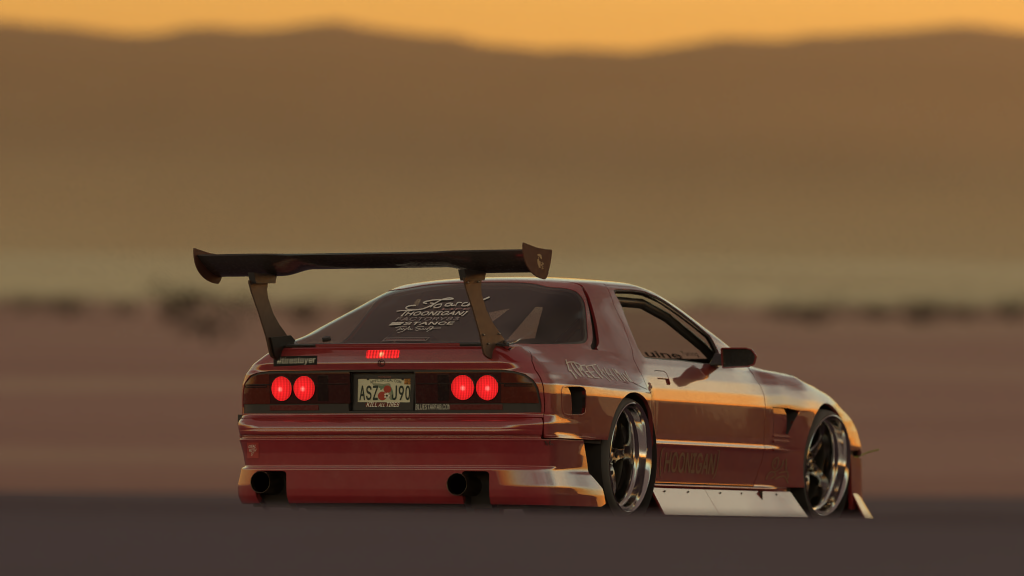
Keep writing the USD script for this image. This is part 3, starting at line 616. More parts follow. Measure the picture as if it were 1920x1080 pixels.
# windscreen, roof, pillars
ws = closed(smoothline([[1.035, 1.0], [1.04, .80], [1.07, .655], [1.12, .605], [1.30, .565], [1.60, .525], [1.80, .50], [1.855, .53]], 6), [[1.875, .62], [1.895, .8], [1.90, 1.0]])
put(CAR, 'windscreen', sheet(U, ws.buffer(-.008), .04, .04, off=-.003, skirt=0), 'screen_glass')
put(CAR, 'windscreen_seal', sheet(U, ws.buffer(.004).difference(ws.buffer(-.014)), .03, .03, off=-.004, skirt=.006), 'black_plastic')
roof_all = poly([[-.5, 0], [1.93, 0], [1.93, 2], [-.5, 2]])
dR, dLf = door_up, mirU(door_up)
roof = roof_all.difference(gutter).difference(dR.buffer(G*.6)).difference(dLf.buffer(G*.6)).difference(ws.buffer(.003))
# pieces: the roof with its pillars; below the doors' front the wing takes over
roof = roof.difference(sbox(1.5, -.1, 2, .46)).difference(sbox(1.5, 1.54, 2, 2.1))
pieces = sorted(polys(roof), key=lambda p: -p.area)
shell = [sheet(U, p, .03, .03, lip=0, skirt=.016) for p in pieces if p.area > .004]
# quarter panel on W below the belt, with the box flare over the wheel
S1 = sub(W, [(992,658),(997,676.7),(1003,693),(1013.4,709),(1018.5,725.6),(1021,754),(1021,770),(1018.5,795),(1018.5,818)])
arch_r = Point(float(ux(-.005)), .298).buffer(.327, 64)
duct = poly(sub(W, [(1053,733),(1056,726.5),(1062,724.3),(1085,724),(1094,726),(1098,732),(1098.5,765),(1097,774),(1090,778),(1065,778.2),(1057,775),(1054,765)])).buffer(.006).buffer(-.006)
ZQ = .377
utop = np.linspace(S1[0][0]-.012, ux(xz0), 60)
def ztopW(u):                                       # height of the belt at u, corners included
    u = np.asarray(u, float); P = W(u, np.full(u.shape, .83)); return ZB(P[:, 0])
quarter = poly(np.vstack([np.stack([utop, ztopW(utop)], -1), seamW, [[seamW[-1][0]-.003, .30], [ux(.385), .30], [ux(.40), .172], [ux(.25), .172], [ux(.25), ZQ], [S1[-1][0], ZQ]], S1[::-1]])).difference(arch_r)
topl = shapely.LineString(np.stack([utop, ztopW(utop)], -1))
qs = unary_union([er(quarter), er(quarter.union(topl.buffer(.03, cap_style=2))).intersection(quarter)])
big = max(polys(qs), key=lambda p: p.area)
qsheet = [sheet(W, p.difference(duct), .03, .012, lip=0, skirt=.02, lb=LBW) for p in polys(qs) if p.area > .002]
put(CAR, 'body_shell', join(*shell, *qsheet, *[mirror(q) for q in qsheet]), 'red_paint')
# air duct behind the rear wheel: a deep box
def ringwall(S, p, o0, o1):
    c = np.array(shapely.segmentize(p.exterior, .02).coords)[:-1]; P = S(c[:, 0], c[:, 1]); N = normal(S, c[:, 0], c[:, 1]); k = len(P)
    v = np.vstack([P+N*o0, P+N*o1]); i = np.arange(k); j = (i+1) % k
    return meshkit.arrays(trimesh.Trimesh(v, np.vstack([np.stack([i, j, k+j], -1), np.stack([i, k+j, k+i], -1)]), process=False), 30)
def pocket(d, share, dep, floor):
    """a deep pocket whose rear part shows a shallow painted floor"""
    a0, b0, a1, b1 = d.bounds; m = a0+(a1-a0)*share
    f = Polygon(np.vstack([[[a0-.01, b0-.01]], smoothline([[m+.012, b0-.01], [m+.010, b0+(b1-b0)*.3], [m-.004, b0+(b1-b0)*.75], [m-.05, b1+.01]], 5), [[a0-.01, b1+.01]]])).intersection(d.buffer(.0005))
    return ringwall(W, d, .001, -dep), sheet(W, d.buffer(.001), .02, .02, off=-dep, skirt=0), sheet(W, f, .015, .015, off=-floor, skirt=.02)
dwall, dcap, dfl = pocket(duct, .56, .11, .024)
lipc = duct.buffer(.004).difference(duct.buffer(-.0012)); dl_ = sheet(W, lipc, .008, .008, off=.0025, skirt=.004)
for mm in (lambda q: q, mirror):
    pth = put(CAR, 'air_duct', mm(dwall), 'black_plastic'); put(pth, 'duct_end', mm(dcap), 'black_void'); put(pth, 'duct_floor', mm(dfl), 'red_paint'); put(pth, 'duct_rim', mm(dl_), 'red_paint')
# folded lower edge of the box flare
fl = poly([[S1[-1][0]+.004, ZQ+.001], [ux(-.475), ZQ+.001], [ux(-.475), ZQ+.013], [S1[-1][0]+.004, ZQ+.013]])
flm = sheet(W, fl, .02, .004, off=.006, skirt=.012)
for mm in (lambda q: q, mirror): put(CAR, 'flare_edge', mm(flm), 'red_paint')
# rear panel between glass and lamps
bez = sub(W, [(860,693.2),(940,693.4),(964.5,696),(985,702),(1001,713),(1009,727.6),(1013.4,746),(1016.2,762),(1015.4,774),(940,774),(860,774.5)])
ZLT, ZLB = .7135, float(bez[-1][1])
bezp = poly(np.vstack([[[0, ZLT]], bez, [[0, ZLB]]])); bezel = unary_union([bezp, mirW(bezp), sbox(-.01, ZLB, .01, ZLT)])
uu = np.linspace(0, S1[0][0]-.012, 40)
S1b = S1[S1[:, 1] > .485]
hpan_r = poly(np.vstack([np.stack([uu, ztopW(uu)-.0], -1), S1b, [[S1b[-1][0]-.004, .478], [0, .478]]]))
hpan = unary_union([hpan_r, mirW(hpan_r), sbox(-.01, .5, .01, .80)])
brk = poly([[-.083, .777], [.083, .777], [.083, .803], [-.083, .803]]).buffer(.006)
put(CAR, 'hatch_panel', sheet(W, er(hpan).difference(bezel.buffer(.002)).difference(brk.buffer(.001)), .02, .01, skirt=.02), 'red_paint')
def wrow(z): return z
# deep black bezel that carries lamps and number plate
pl0 = sub(W, [(776,731)])[0][0]; pl1 = sub(W, [(651,731)])[0][0]
recess = sbox(-abs(pl1)*.92, ZLB+.012, abs(pl0)*1.12, ZLT-.010)
recess = sbox(pl1, ZLB+.010, pl0, ZLT-.008)
put(CAR, 'lamp_bezel', sheet(W, bezel.difference(recess), .02, .01, off=-.008, skirt=.015), 'black_plastic')
put(CAR, 'plate_recess', sheet(W, recess.buffer(-.001), .02, .02, off=-.045, skirt=0), 'black_plastic')
def ringwall(S, p, o0, o1):
    c = np.array(shapely.segmentize(p.exterior, .02).coords)[:-1]; P = S(c[:, 0], c[:, 1]); N = normal(S, c[:, 0], c[:, 1]); k = len(P)
    v = np.vstack([P+N*o0, P+N*o1]); i = np.arange(k); j = (i+1) % k
    return meshkit.arrays(trimesh.Trimesh(v, np.vstack([np.stack([i, j, k+j], -1), np.stack([i, k+j, k+i], -1)]), process=False), 30)
put(CAR, 'recess_wall', ringwall(W, recess, -.008, -.046), 'black_plastic')
# lamp clusters
def upx(*p): return sub(W, p)
inner = sub(W, [(778,697)])[0]; zL0, zL1 = float(sub(W, [(800,756)])[0][1]), float(sub(W, [(800,697)])[0][1]); zmid = float(sub(W, [(800,719.5)])[0][1])
u_in = inner[0]; u_c1 = sub(W, [(867.7,726.6)])[0]; u_c2 = sub(W, [(914,727)])[0]; u_sp = sub(W, [(939.5,727)])[0][0]; u_a = sub(W, [(846,727)])[0][0]
inb = bezel.buffer(-.010).intersection(sbox(0, zL0, 2, zL1))
rad = .060
def lamp_disc(uc, zc, side):
    P0 = W(np.array(uc), np.array(zc)); N0 = normal(W, np.array([uc]), np.array([zc]))[0]
    dsk = Point(uc, zc).buffer(rad, 40)
    v, f, n = sheet(W, dsk, .006, .006, off=.0035, skirt=.006)
    r = np.hypot(*(v-P0)[:, 1:].T); v = v+N0*np.clip(1-(r/rad)**2, 0, 1)[:, None]*.006
    return v, f, n, P0+N0*.006
for sgn, mm in ((1, lambda q: q), (-1, mirror)):
    grp = put(CAR, 'tail_light', mm(sheet(W, inb.intersection(sbox(u_in, 0, u_sp, 1)).buffer(-.0012), .02, .01, off=-.002, skirt=.008)), 'smoked_lens')
    put(grp, 'corner_lens', mm(sheet(W, inb.intersection(sbox(u_sp, 0, 2, 1)).buffer(-.0012), .012, .01, off=-.001, skirt=.008)), 'amber_lens')
    put(grp, 'lens_rib', mm(sheet(W, inb.intersection(sbox(u_in+.01, zmid-.0018, 2, zmid+.0018)), .02, .01, off=.0005, skirt=.003)), 'dark_lens')
    put(grp, 'reversing_lens', mm(sheet(W, sbox(u_a-.075, zmid-.085, u_a-.012, zmid+.045).buffer(-.002), .02, .02, off=-.0005, skirt=.003)), 'dark_lens')
    put(grp, 'corner_frame', mm(sheet(W, inb.intersection(sbox(u_sp+.012, zmid-.018, 2, zmid+.003)).buffer(-.006).boundary.buffer(.0018), .01, .01, off=.0008, skirt=.003)), 'dark_lens')
    put(CAR, 'rear_reflector', mm(sheet(W, sbox(u_c1[0]-.075, zL0-.032, u_sp+.004, zL0-.008), .02, .01, off=-.004, skirt=.006)), 'reflector_lens')
    for uc in (u_c1, u_c2):
        v, f, n, c0 = lamp_disc(uc[0], uc[1], sgn); c0 = c0+np.array([0, -.004, -.003])
        if sgn < 0: v, f, n = mirror((v, f, n)); c0 = c0*[1, -1, 1]
        pth = put(grp, 'round_lamp', (v-c0, f, n), 'lit_red_lamp', 'lit round red lamp')
        UsdGeom.Xformable(stage.GetPrimAtPath(pth)).AddTranslateOp().Set(Gf.Vec3d(*map(float, c0)))
        rg = Point(*uc).buffer(rad+.004, 40).difference(Point(*uc).buffer(rad-.001, 40)); put(grp, 'lamp_ring', mm(sheet(W, rg, .01, .01, off=.0015, skirt=.004)), 'dark_lens')
v, f, n = sheet(W, brk, .01, .006, off=.004, skirt=.012); c0 = W(np.array(-.005), np.array(.79))+[-.004, 0, 0]
pth = put(CAR, 'brake_light', (v-c0, f, n), 'lit_brake_lamp', 'lit third brake light')
UsdGeom.Xformable(stage.GetPrimAtPath(pth)).AddTranslateOp().Set(Gf.Vec3d(*map(float, c0)))
# bumper
uB = S1[-2][0]
bump = sbox(-uB+.002, .3735, uB-.002, .4735)
put(CAR, 'rear_bumper', sheet(W, bump, .02, .004, skirt=.03, la=(), lb=[.375,.384,.392,.402,.414,.417,.420,.458,.470]), 'red_paint')
bend = sub(W, [(1095,829),(1098,850),(1102,876),(1105,888)])
lowb = np.vstack([[[0, .3695]], [[bend[0][0], .3695]], bend[1:], [[ux(-.47), .135], [ux(-.452), .06], [ux(-.50), .045], [0, .052]]])
lowp = poly(lowb); lowp = unary_union([lowp, mirW(lowp), sbox(-.01, .06, .01, .36)])
cut1 = poly(sub(W, [(868,878),(912,878),(917,884),(918,930),(918,939)]).tolist()+[[.42, .03], [.42, .045]])
zc1 = float(sub(W, [(890,878)])[0][1]); ua, ub_ = float(sub(W, [(872,880)])[0][0]), float(sub(W, [(917.5,900)])[0][0])
zc1 = min(zc1, .212)
cutR = sbox(ua-.02, .0, ub_, zc1).buffer(-.02).buffer(.02)
la_, lb_ = float(sub(W, [(537,900)])[0][0]), float(sub(W, [(478,890)])[0][0])
cutL = sbox(lb_, .0, la_, zc1-.002).buffer(-.02).buffer(.02)
put(CAR, 'rear_skirt', sheet(W, lowp.difference(cutR).difference(cutL), .02, .006, skirt=.03, lb=[.222,.228,.233,.358,.366,.085,.115]), 'red_paint')
# front wing: W below the belt and U above it
ZH = .52
hood_edge = [[1.93, ZH], [2.3, ZH-.01], [2.7, ZH-.01], [3.05, ZH-.01], [3.335, ZH]]
wing_up = poly(np.vstack([[[XDF+.004, 0]], [[1.838, .12], [1.845, .30], [1.81, .44], [1.93, .50]], hood_edge, [[3.345, 0]]]))
farch = Point(float(ux(2.60)), .310).buffer(.328, 64)
vent = poly(sub(W, [(1449,763),(1475,765),(1499,770),(1497,774),(1488,790),(1481,806),(1477,814),(1450,812)])).buffer(.006).buffer(-.006)
uf = np.linspace(ux(XDF+.004), ux(3.345), 60)
lf = lo_front
wing_lo = poly(np.vstack([lf[::-1], np.stack([uf, belt(uf)], -1), [[ux(3.345), .40], [ux(2.95), .385], [ux(2.70), .35], [ux(2.3), .172], [lf[-1][0], .172]]])).difference(farch)
wing_lo = max(polys(wing_lo), key=lambda p: p.area) if False else wing_lo
wtop = shapely.LineString(np.stack([uf, belt(uf)], -1))
wl = unary_union([er(wing_lo), er(wing_lo.union(wtop.buffer(.03, cap_style=2))).intersection(wing_lo)])
wing = [sheet(U, shrinkU(wing_up), .03, .03, lip=0, skirt=.014)]+[sheet(W, p.difference(vent), .03, .012, lip=0, skirt=.016, lb=LBW) for p in polys(wl) if p.area > .003]
both('front_wing', wing, 'red_paint')
# wing vent: dark pocket with louvre strips and a chrome-bright lower trim
vw, vv, vfl = pocket(vent, .60, .08, .016)
for mm in (lambda q: q, mirror):
    pv = put(CAR, 'wing_vent', mm(vv), 'black_void'); put(pv, 'vent_wall', mm(vw), 'black_plastic'); put(pv, 'vent_floor', mm(vfl), 'red_paint')
    for ya, yb in ((816, 818.5), (824.5, 829.5), (841, 845)):
        q = sub(W, [(1449, ya), (1478, ya+2.5), (1478, yb+2.5), (1449, yb)])
        put(pv, 'louvre', mm(sheet(W, poly(q), .02, .01, off=.008, skirt=.010)), 'red_paint')
# bonnet, scuttle, pop-up lamp lids
hood = closed([[1.985, 1.0], [1.975, .8], [1.95, ZH+.03], [1.96, ZH+.012], [2.3, ZH], [2.7, ZH], [3.05, ZH], [3.325, ZH+.010]], [[3.335, .7], [3.36, 1.0]])
lid = poly([[2.98, .58], [3.25, .58], [3.26, .83], [2.97, .80]]).buffer(.01)
put(CAR, 'bonnet', sheet(U, er(hood).difference(lid).difference(mirU(lid)), .04, .03, skirt=.014), 'red_paint')
for L_ in (lid, mirU(lid)): put(CAR, 'headlamp_lid', sheet(U, er(L_), .03, .03, skirt=.012), 'red_paint')
put(CAR, 'scuttle', sheet(U, poly([[1.86, .50], [1.99, .50], [1.99, 1.5], [1.86, 1.5]]), .03, .03, off=-.018, skirt=0), 'black_plastic')
# front bumper and lower lip
fb = poly([[ux(2.955), .372], [ux(3.06), .352], [ux(3.3), .352], [U3+.05, .40], [U4, .45], [U5, .47], [U5, .06], [U4, .06], [ux(3.2), .06], [ux(3.02), .06]]).difference(farch)
fbR = sheet(W, fb.buffer(-.002), .03, .02, skirt=.02, lip=0); put(CAR, 'front_bumper', join(fbR, mirror(fbR)), 'red_paint')
ns = poly([[ux(3.06), .357], [ux(3.34), .357], [U3+.06, .405], [U4, .455], [U5, .475], [U5, .56], [U4, .555], [U3, .548], [ux(3.35), .545], [ux(3.349), .36]])
nsR = sheet(W, ns.buffer(-.002), .02, .01, skirt=.015, lip=0); put(CAR, 'nose_panel', join(nsR, mirror(nsR)), 'red_paint')
def strip_wall(top, bot, m, name, thick=.012):
    """a plate between two 3-D edges"""
    top, bot = smoothline(np.array(top), 6), smoothline(np.array(bot), 6); k = len(top); n_ = 5
    s = np.linspace(0, 1, n_)[:, None, None]; Pg = top*(1-s)+bot*s
    du_ = np.gradient(Pg, axis=1); dv = np.gradient(Pg, axis=0); N = np.cross(du_, dv); N /= np.linalg.norm(N, axis=-1, keepdims=True)
    if (N[..., 1].mean() > 0): N = -N
    v = np.vstack([Pg.reshape(-1, 3), (Pg-N*thick).reshape(-1, 3)]); o = n_*k; f = []
    i, j = np.meshgrid(np.arange(n_-1), np.arange(k-1), indexing='ij'); q = (i*k+j).ravel()
    A = np.vstack([np.stack([q, q+1, q+k+1], -1), np.stack([q, q+k+1, q+k], -1)]); f = [A, A[:, ::-1]+o]
    ring = np.r_[np.arange(k), np.arange(1, n_)*k+k-1, (n_-1)*k+np.arange(k-2, -1, -1), np.arange(n_-2, 0, -1)*k]; r2 = np.roll(ring, -1)
    f += [np.stack([ring, r2, r2+o], -1), np.stack([ring, r2+o, ring+o], -1)]
    t = trimesh.Trimesh(v, np.vstack(f), process=False); trimesh.repair.fix_normals(t)
    g = meshkit.arrays(t, 35)
    for mm in (lambda q: q, mirror): put(CAR, name, mm(g), m)
    return g
# side skirts, flared outwards at the foot
strip_wall([(.35,-.832,.150),(.7,-.832,.149),(1.03,-.832,.149)], [(.40,-.888,.012),(.7,-.889,.012),(1.105,-.890,.012)], 'red_paint', 'side_skirt')
strip_wall([(1.034,-.832,.149),(1.5,-.834,.149),(1.95,-.845,.149),(2.12,-.862,.150)], [(1.109,-.890,.012),(1.5,-.892,.012),(1.95,-.904,.012),(2.24,-.918,.012)], 'red_paint', 'side_skirt')
for sg in (-1, 1):
    put(CAR, 'skirt_clip', trimesh.creation.box(bounds=[[1.740, min(sg*.838, sg*.858), .104], [1.749, max(sg*.838, sg*.858), .150]]), 'black_plastic')
    for x_ in (.50, .80, 1.22, 1.50, 1.95):
        c_ = trimesh.creation.cylinder(.0048, .005, sections=12); c_.apply_transform(trimesh.transformations.rotation_matrix(math.pi/2, [1, 0, 0])); c_.apply_translation([x_, sg*(.842 if x_ < 1.8 else .853), .134]); put(CAR, 'skirt_screw', meshkit.arrays(c_, 30), 'dark_metal')
sill = sheet(W, poly([[ux(.33), .1505], [ux(2.13), .1505], [ux(2.13), .1715], [ux(.33), .1715]]), .05, .002, skirt=.01, lb=[.156,.158,.160,.168])
for mm in (lambda q: q, mirror): put(CAR, 'sill', mm(sill), 'red_paint')
# front splitter flaring out ahead of the front wheel
strip_wall([(3.02,-.862,.150),(3.12,-.850,.155),(3.28,-.76,.16),(3.40,-.45,.16),(3.43,0,.16)], [(3.10,-.905,.012),(3.23,-.895,.012),(3.40,-.80,.015),(3.52,-.47,.02),(3.56,0,.02)], 'red_paint', 'front_lip')
# dark structure behind the gaps
inner_w = poly([[-ux(2.9), .10], [ux(2.9), .10], [ux(2.9), .50], [ux(2.2), .60], [ux(1.85), .76], [ux(.3), .76], [ux(-.2), .79], [U2, .79], [0, .79], [-U2, .79], [-ux(-.2), .79], [-ux(.3), .76], [-ux(1.85), .76], [-ux(2.2), .60], [-ux(2.9), .50]])
wells = unary_union([arch_r.buffer(.02), mirW(arch_r).buffer(.02), farch.buffer(.02), mirW(farch).buffer(.02), sbox(ux(-.6), 0, ux(.36), .36), sbox(-ux(.36), 0, -ux(-.6), .36), sbox(ux(2.2), 0, ux(3.1), .36), sbox(-ux(3.1), 0, -ux(2.2), .36)])
inner_w = inner_w.difference(wells).difference(unary_union([cutR, cutL]).buffer(.01)).difference(duct.buffer(.01)).difference(mirW(duct).buffer(.01)).difference(recess).difference(vent.buffer(.02)).difference(mirW(vent.buffer(.02)))
put(CAR, 'inner_body', sheet(W, inner_w, .06, .03, off=-.026, skirt=0), 'black_void')
inU = roof_all.difference(glass_p.buffer(-.02)).difference(winp.buffer(-.008)).difference(mirU(winp).buffer(-.008)).difference(ws.buffer(-.016)).union(poly([[-1.0, 0], [0, 0], [0, 2], [-1.0, 2]]).difference(glass_p.buffer(-.02)))
put(CAR, 'inner_roof', sheet(U, inU, .06, .05, off=-.028, skirt=0), 'interior_dark')
# wheel arches' inside, floor and under-tray
def boxm(a, b): return trimesh.creation.box(bounds=[np.minimum(a, b), np.maximum(a, b)])
put(CAR, 'floor_pan', join(boxm((-.95, -.62, .10), (3.2, .62, .16)), boxm((.42, -.79, .10), (1.95, .79, .16))), 'black_void')
def tunnel(p):
    c = np.array(shapely.segmentize(p.exterior, .02).coords)[:-1]; c[:, 1] = np.minimum(c[:, 1], .221); P = W(c[:, 0], c[:, 1])+[.004, 0, 0]; k = len(P)
    P[:, 2] = np.minimum(P[:, 2], .221); v = np.vstack([P, np.stack([np.full(k, -.985), P[:, 1], P[:, 2]], -1)]); i = np.arange(k); j = (i+1) % k
    return meshkit.arrays(trimesh.Trimesh(v, np.vstack([np.stack([i, j, k+j], -1), np.stack([i, k+j, k+i], -1)]), process=False), 30)
def c_cen(p): return float(W(np.array((p.bounds[0]+p.bounds[2])/2), np.array(.15))[1])
for c_ in (cutR, cutL): put(CAR, 'cutout_backing', boxm((-.99, c_cen(c_)-.10, .04), (-.97, c_cen(c_)+.10, .25)), 'black_void'); put(CAR, 'cutout_wall', tunnel(c_), 'black_plastic')
put(CAR, 'rear_undertray', boxm((-1.02, -.74, .03), (-.44, .74, .09)), 'black_void')
for cx, r0 in ((0, .345), (2.62, .345)):
    for sg in (-1, 1):
        t = trimesh.creation.cylinder(r0, .42, sections=48); t = trimesh.intersections.slice_mesh_plane(t, [0, -1, 0], [0, .15, 0]) if False else t
        t.apply_transform(trimesh.transformations.rotation_matrix(math.pi/2, [1, 0, 0])); t.apply_translation([cx, sg*.655, .30]); t.invert()
        keep = np.abs(t.triangles_center[:, 1]) < .86; t.update_faces(keep)
        put(CAR, 'wheel_well', meshkit.arrays(t, 35), 'black_void')
# ------------------------------------------------------------------ wheels
def rot(ax, deg): return trimesh.transformations.rotation_matrix(math.radians(deg), ax)
def rev(prof, n=96):
    """surface of revolution about y of an (r, y) profile"""
    p = np.array(prof, float); th = np.linspace(0, 2*math.pi, n, endpoint=False)
    v = np.stack([p[None, :, 0]*np.cos(th)[:, None], np.broadcast_to(p[None, :, 1], (n, len(p))), p[None, :, 0]*np.sin(th)[:, None]], -1).reshape(-1, 3)
    k = len(p); i, j = np.meshgrid(np.arange(n), np.arange(k-1), indexing='ij'); i, j = i.ravel(), j.ravel(); i2 = (i+1) % n
    f = np.vstack([np.stack([i*k+j, i*k+j+1, i2*k+j+1], -1), np.stack([i*k+j, i2*k+j+1, i2*k+j], -1)])
    return trimesh.Trimesh(v, f, process=False)
tyre_p = [(.2755,.006),(.281,.000),(.2865,.003),(.292,.012),(.2985,.028),(.3015,.040),(.3025,.052),(.3025,.078),(.297,.079),(.297,.088),(.3025,.089),(.3025,.118),(.297,.119),(.297,.128),(.3025,.129),(.3025,.160),(.3015,.180),(.297,.195),(.286,.212),(.27,.222),(.25,.225)]
tyre_m = rev(tyre_p, 128)
lip_p = [(.262,.200),(.266,.215),(.2785,.012),(.2790,.004),(.2780,-.003),(.2750,-.005),(.2715,-.003),(.2680,.004),(.2650,.012),(.2610,.030),(.2570,.058),(.2530,.064),(.2420,.067),(.2385,.072),(.2360,.084),(.2320,.125),(.2300,.135)]
lip_m = rev(lip_p[2:], 128)
barrel_m = rev([(.2300,.134),(.222,.150),(.215,.20),(.218,.225),(.05,.226)], 96)
hub_m = rev([(.0001,.098),(.020,.099),(.026,.103),(.028,.112),(.052,.114),(.066,.118),(.074,.128),(.076,.150)], 64)
disc_m = rev([(.05,.172),(.165,.172),(.168,.176),(.168,.196),(.05,.197)], 64)
def spoke_mesh():
    # outline of one spoke seen from outside: waisted, with a rounded root
    rr = np.array([.060,.085,.115,.150,.185,.212,.2315]); ww = np.array([.040,.034,.0275,.0245,.0255,.032,.047])
    zz = np.array([.122,.112,.106,.105,.110,.120,.132]); h = .024
    rows = []
    for r, w_, y in zip(rr, ww, zz):
        rows.append([(-w_, y+h), (-w_, y+.006), (-w_*.80, y), (-w_*.22, y+.0035), (w_*.22, y+.0035), (w_*.80, y), (w_, y+.006), (w_, y+h)])
    rows = np.array(rows); n, k = rows.shape[:2]
    rows = PchipInterpolator(rr, rows)(np.linspace(rr[0], rr[-1], 22)); R = np.linspace(rr[0], rr[-1], 22)
    v = np.stack([rows[..., 0], rows[..., 1], np.broadcast_to(R[:, None], rows[..., 0].shape)], -1).reshape(-1, 3); f = []
    i, j = np.meshgrid(np.arange(21), np.arange(k-1), indexing='ij'); q = (i*k+j).ravel()
    f = np.vstack([np.stack([q, q+1, q+k+1], -1), np.stack([q, q+k+1, q+k], -1)])
    t = trimesh.Trimesh(v, f, process=False)
    if t.face_normals[len(f)//4][1] > 0: t.invert()
    return t
SPK = spoke_mesh()
def wheel(x, y, z, camber, steer, side, spin):
    T = np.eye(4); T[:3, 3] = (x, y, z)
    Mx = T@rot([0, 0, 1], steer)@rot([1, 0, 0], camber)@rot([0, 1, 0], spin)
    if side > 0: Mx = np.diag([1, -1, 1, 1.])@T@rot([0, 0, 1], steer)@rot([1, 0, 0], camber)@rot([0, 1, 0], spin) if False else Mx
    def g(t, smooth=35):
        q = t.copy(); q.apply_transform(Mx); m = meshkit.arrays(q, smooth)
        return mirror(m) if side > 0 else m
    w = put(CAR, 'wheel', g(lip_m), 'polished_lip', 'deep polished stepped rim')
    put(w, 'tyre', g(tyre_m), 'rubber'); put(w, 'barrel', g(barrel_m), 'dark_metal'); put(w, 'hub', g(hub_m), 'spoke_metal'); put(w, 'brake_disc', g(disc_m), 'dark_metal')
    for k in range(5):
        s = SPK.copy(); s.apply_transform(rot([0, 1, 0], 72*k)); put(w, 'spoke', g(s), 'spoke_metal')
        n = trimesh.creation.cylinder(.0095, .026, sections=6); n.apply_transform(rot([1, 0, 0], 90)); n.apply_translation([0, .112, .047]); n.apply_transform(rot([0, 1, 0], 72*k+36)); put(w, 'wheel_nut', g(n), 'dark_metal')
        c = trimesh.creation.cylinder(.0165, .004, sections=20); c.apply_transform(rot([1, 0, 0], 90)); c.apply_translation([0, .1135, .095]); c.apply_transform(rot([0, 1, 0], 72*k)); put(w, 'spoke_hole', g(c), 'black_void')
for t in (tyre_m, lip_m, barrel_m, hub_m, disc_m):
    c = t.triangles_center; n = t.face_normals
for side in (-1, 1):
    wheel(0, -.872, .298, 2.4, 2.0, side, 12)
    wheel(2.62, -.872, .300, 6.0, -3.2 if side < 0 else -3.2, side, 40)
# ------------------------------------------------------------------ rear wing
def plpt(px, axis, val):
    d = ray(np.asarray(px, float)); t = (val-CC[axis])/d[..., axis]; return CC+d*t[..., None]
def extr(pts3, thick, axis=1):
    """flat plate: outline given in space, all with the same coordinate on that axis"""
    o = [0, 2] if axis == 1 else [1, 2]; p = Polygon(np.asarray(pts3)[:, o]).buffer(0)
    e = trimesh.creation.extrude_polygon(p, thick, engine='earcut'); v = e.vertices.copy(); q = np.zeros_like(v)
    q[:, o[0]], q[:, o[1]], q[:, axis] = v[:, 0], v[:, 1], pts3[0][axis]+v[:, 2]-thick/2
    t = trimesh.Trimesh(q, e.faces, process=False); trimesh.repair.fix_normals(t); return t
YE = .907
ep = smoothline([(992.4,505.7),(985,491.9),(982,480),(980.2,466),(980.2,455)], 3).tolist()+smoothline([(981.5,454.8),(992.4,459.2),(1011,465.3),(1033,468)], 4).tolist()+[(1034.5,470.5),(1031,495.6),(1026.7,514),(1024,521)]+smoothline([(1021,523.8),(1014.6,522.4),(1003.5,516.9),(992.4,505.7)], 4).tolist()
EP = plpt(ep, 1, -YE)
zTE = float(plpt([(700, 474.5)], 0, -1.335)[0][2]); xTE = -1.335
def blade():
    ys = np.r_[np.linspace(-YE+.004, -.62, 10), np.linspace(-.60, -.36, 25), np.linspace(-.33, .33, 9), np.linspace(.36, .60, 25), np.linspace(.62, YE-.004, 10)]
    c = np.linspace(0, 1, 18); th = .034*(2.2*np.sqrt(np.clip(1-c, 0, 1))*(c+.06)*1.05); cam_ = -.16*c*(1-c)*.29
    rings = []
    for y in ys:
        k = np.clip((abs(y)-.37)/.19, 0, 1); k = k*k*(3-2*k); a = math.radians(8.6+8.6*k); ch = .292
        up = np.stack([c*ch, cam_+th*.35+.0015], -1); lo = np.stack([c*ch, cam_-th*.65-.0015], -1)
        pr = np.vstack([up, lo[::-1]]); R = np.array([[math.cos(a), -math.sin(a)], [math.sin(a), math.cos(a)]]); pr = pr@np.array([[math.cos(-a), math.sin(-a)], [-math.sin(-a), math.cos(-a)]])
        rings.append(np.stack([xTE+pr[:, 0], np.full(len(pr), y), zTE+.004*k+pr[:, 1]], -1))
    v = np.array(rings); n, k = v.shape[:2]; v = v.reshape(-1, 3); i, j = np.meshgrid(np.arange(n-1), np.arange(k), indexing='ij'); i, j = i.ravel(), j.ravel(); j2 = (j+1) % k
    f = np.vstack([np.stack([i*k+j, i*k+j2, (i+1)*k+j2], -1), np.stack([i*k+j, (i+1)*k+j2, (i+1)*k+j], -1)])
    t = trimesh.Trimesh(v, f, process=False); cap = [np.stack([np.full(k-2, s*k), s*k+np.arange(1, k-1), s*k+np.arange(2, k)], -1) for s in (0, n-1)]
    t = trimesh.Trimesh(v, np.vstack([f]+cap), process=False); trimesh.repair.fix_normals(t); return t
WNG = put(CAR, 'rear_wing', meshkit.arrays(blade(), 40), 'carbon_black', 'tall black rear wing')
for sg in (1, -1):
    t = extr(EP, .006); g = meshkit.arrays(t, 30); put(WNG, 'end_plate', g if sg > 0 else mirror(g), 'plate_brown', 'dark end plate with pale emblem' if sg > 0 else None)
YS_ = .592
st = [(869,522),(873,540),(886.7,582),(900,629),(906.7,661),(909,666),(913,669),(924,674.5),(931,674.5),(935.6,659),(941,652),(953,646.7),(951,643),(944,635.6),(935.6,624.4),(922,604),(911,582),(902,553),(900.5,537.8),(902,524),(902,520),(869,520)]
ST = plpt(st, 1, -YS_)
top = plpt([(864.5,505),(869,526),(903,526),(906,509)], 1, -YS_+.012)
bolts = [(876.5,529.5),(895.8,528.3),(906,628),(935,625.8),(914.5,645),(945.5,643)]
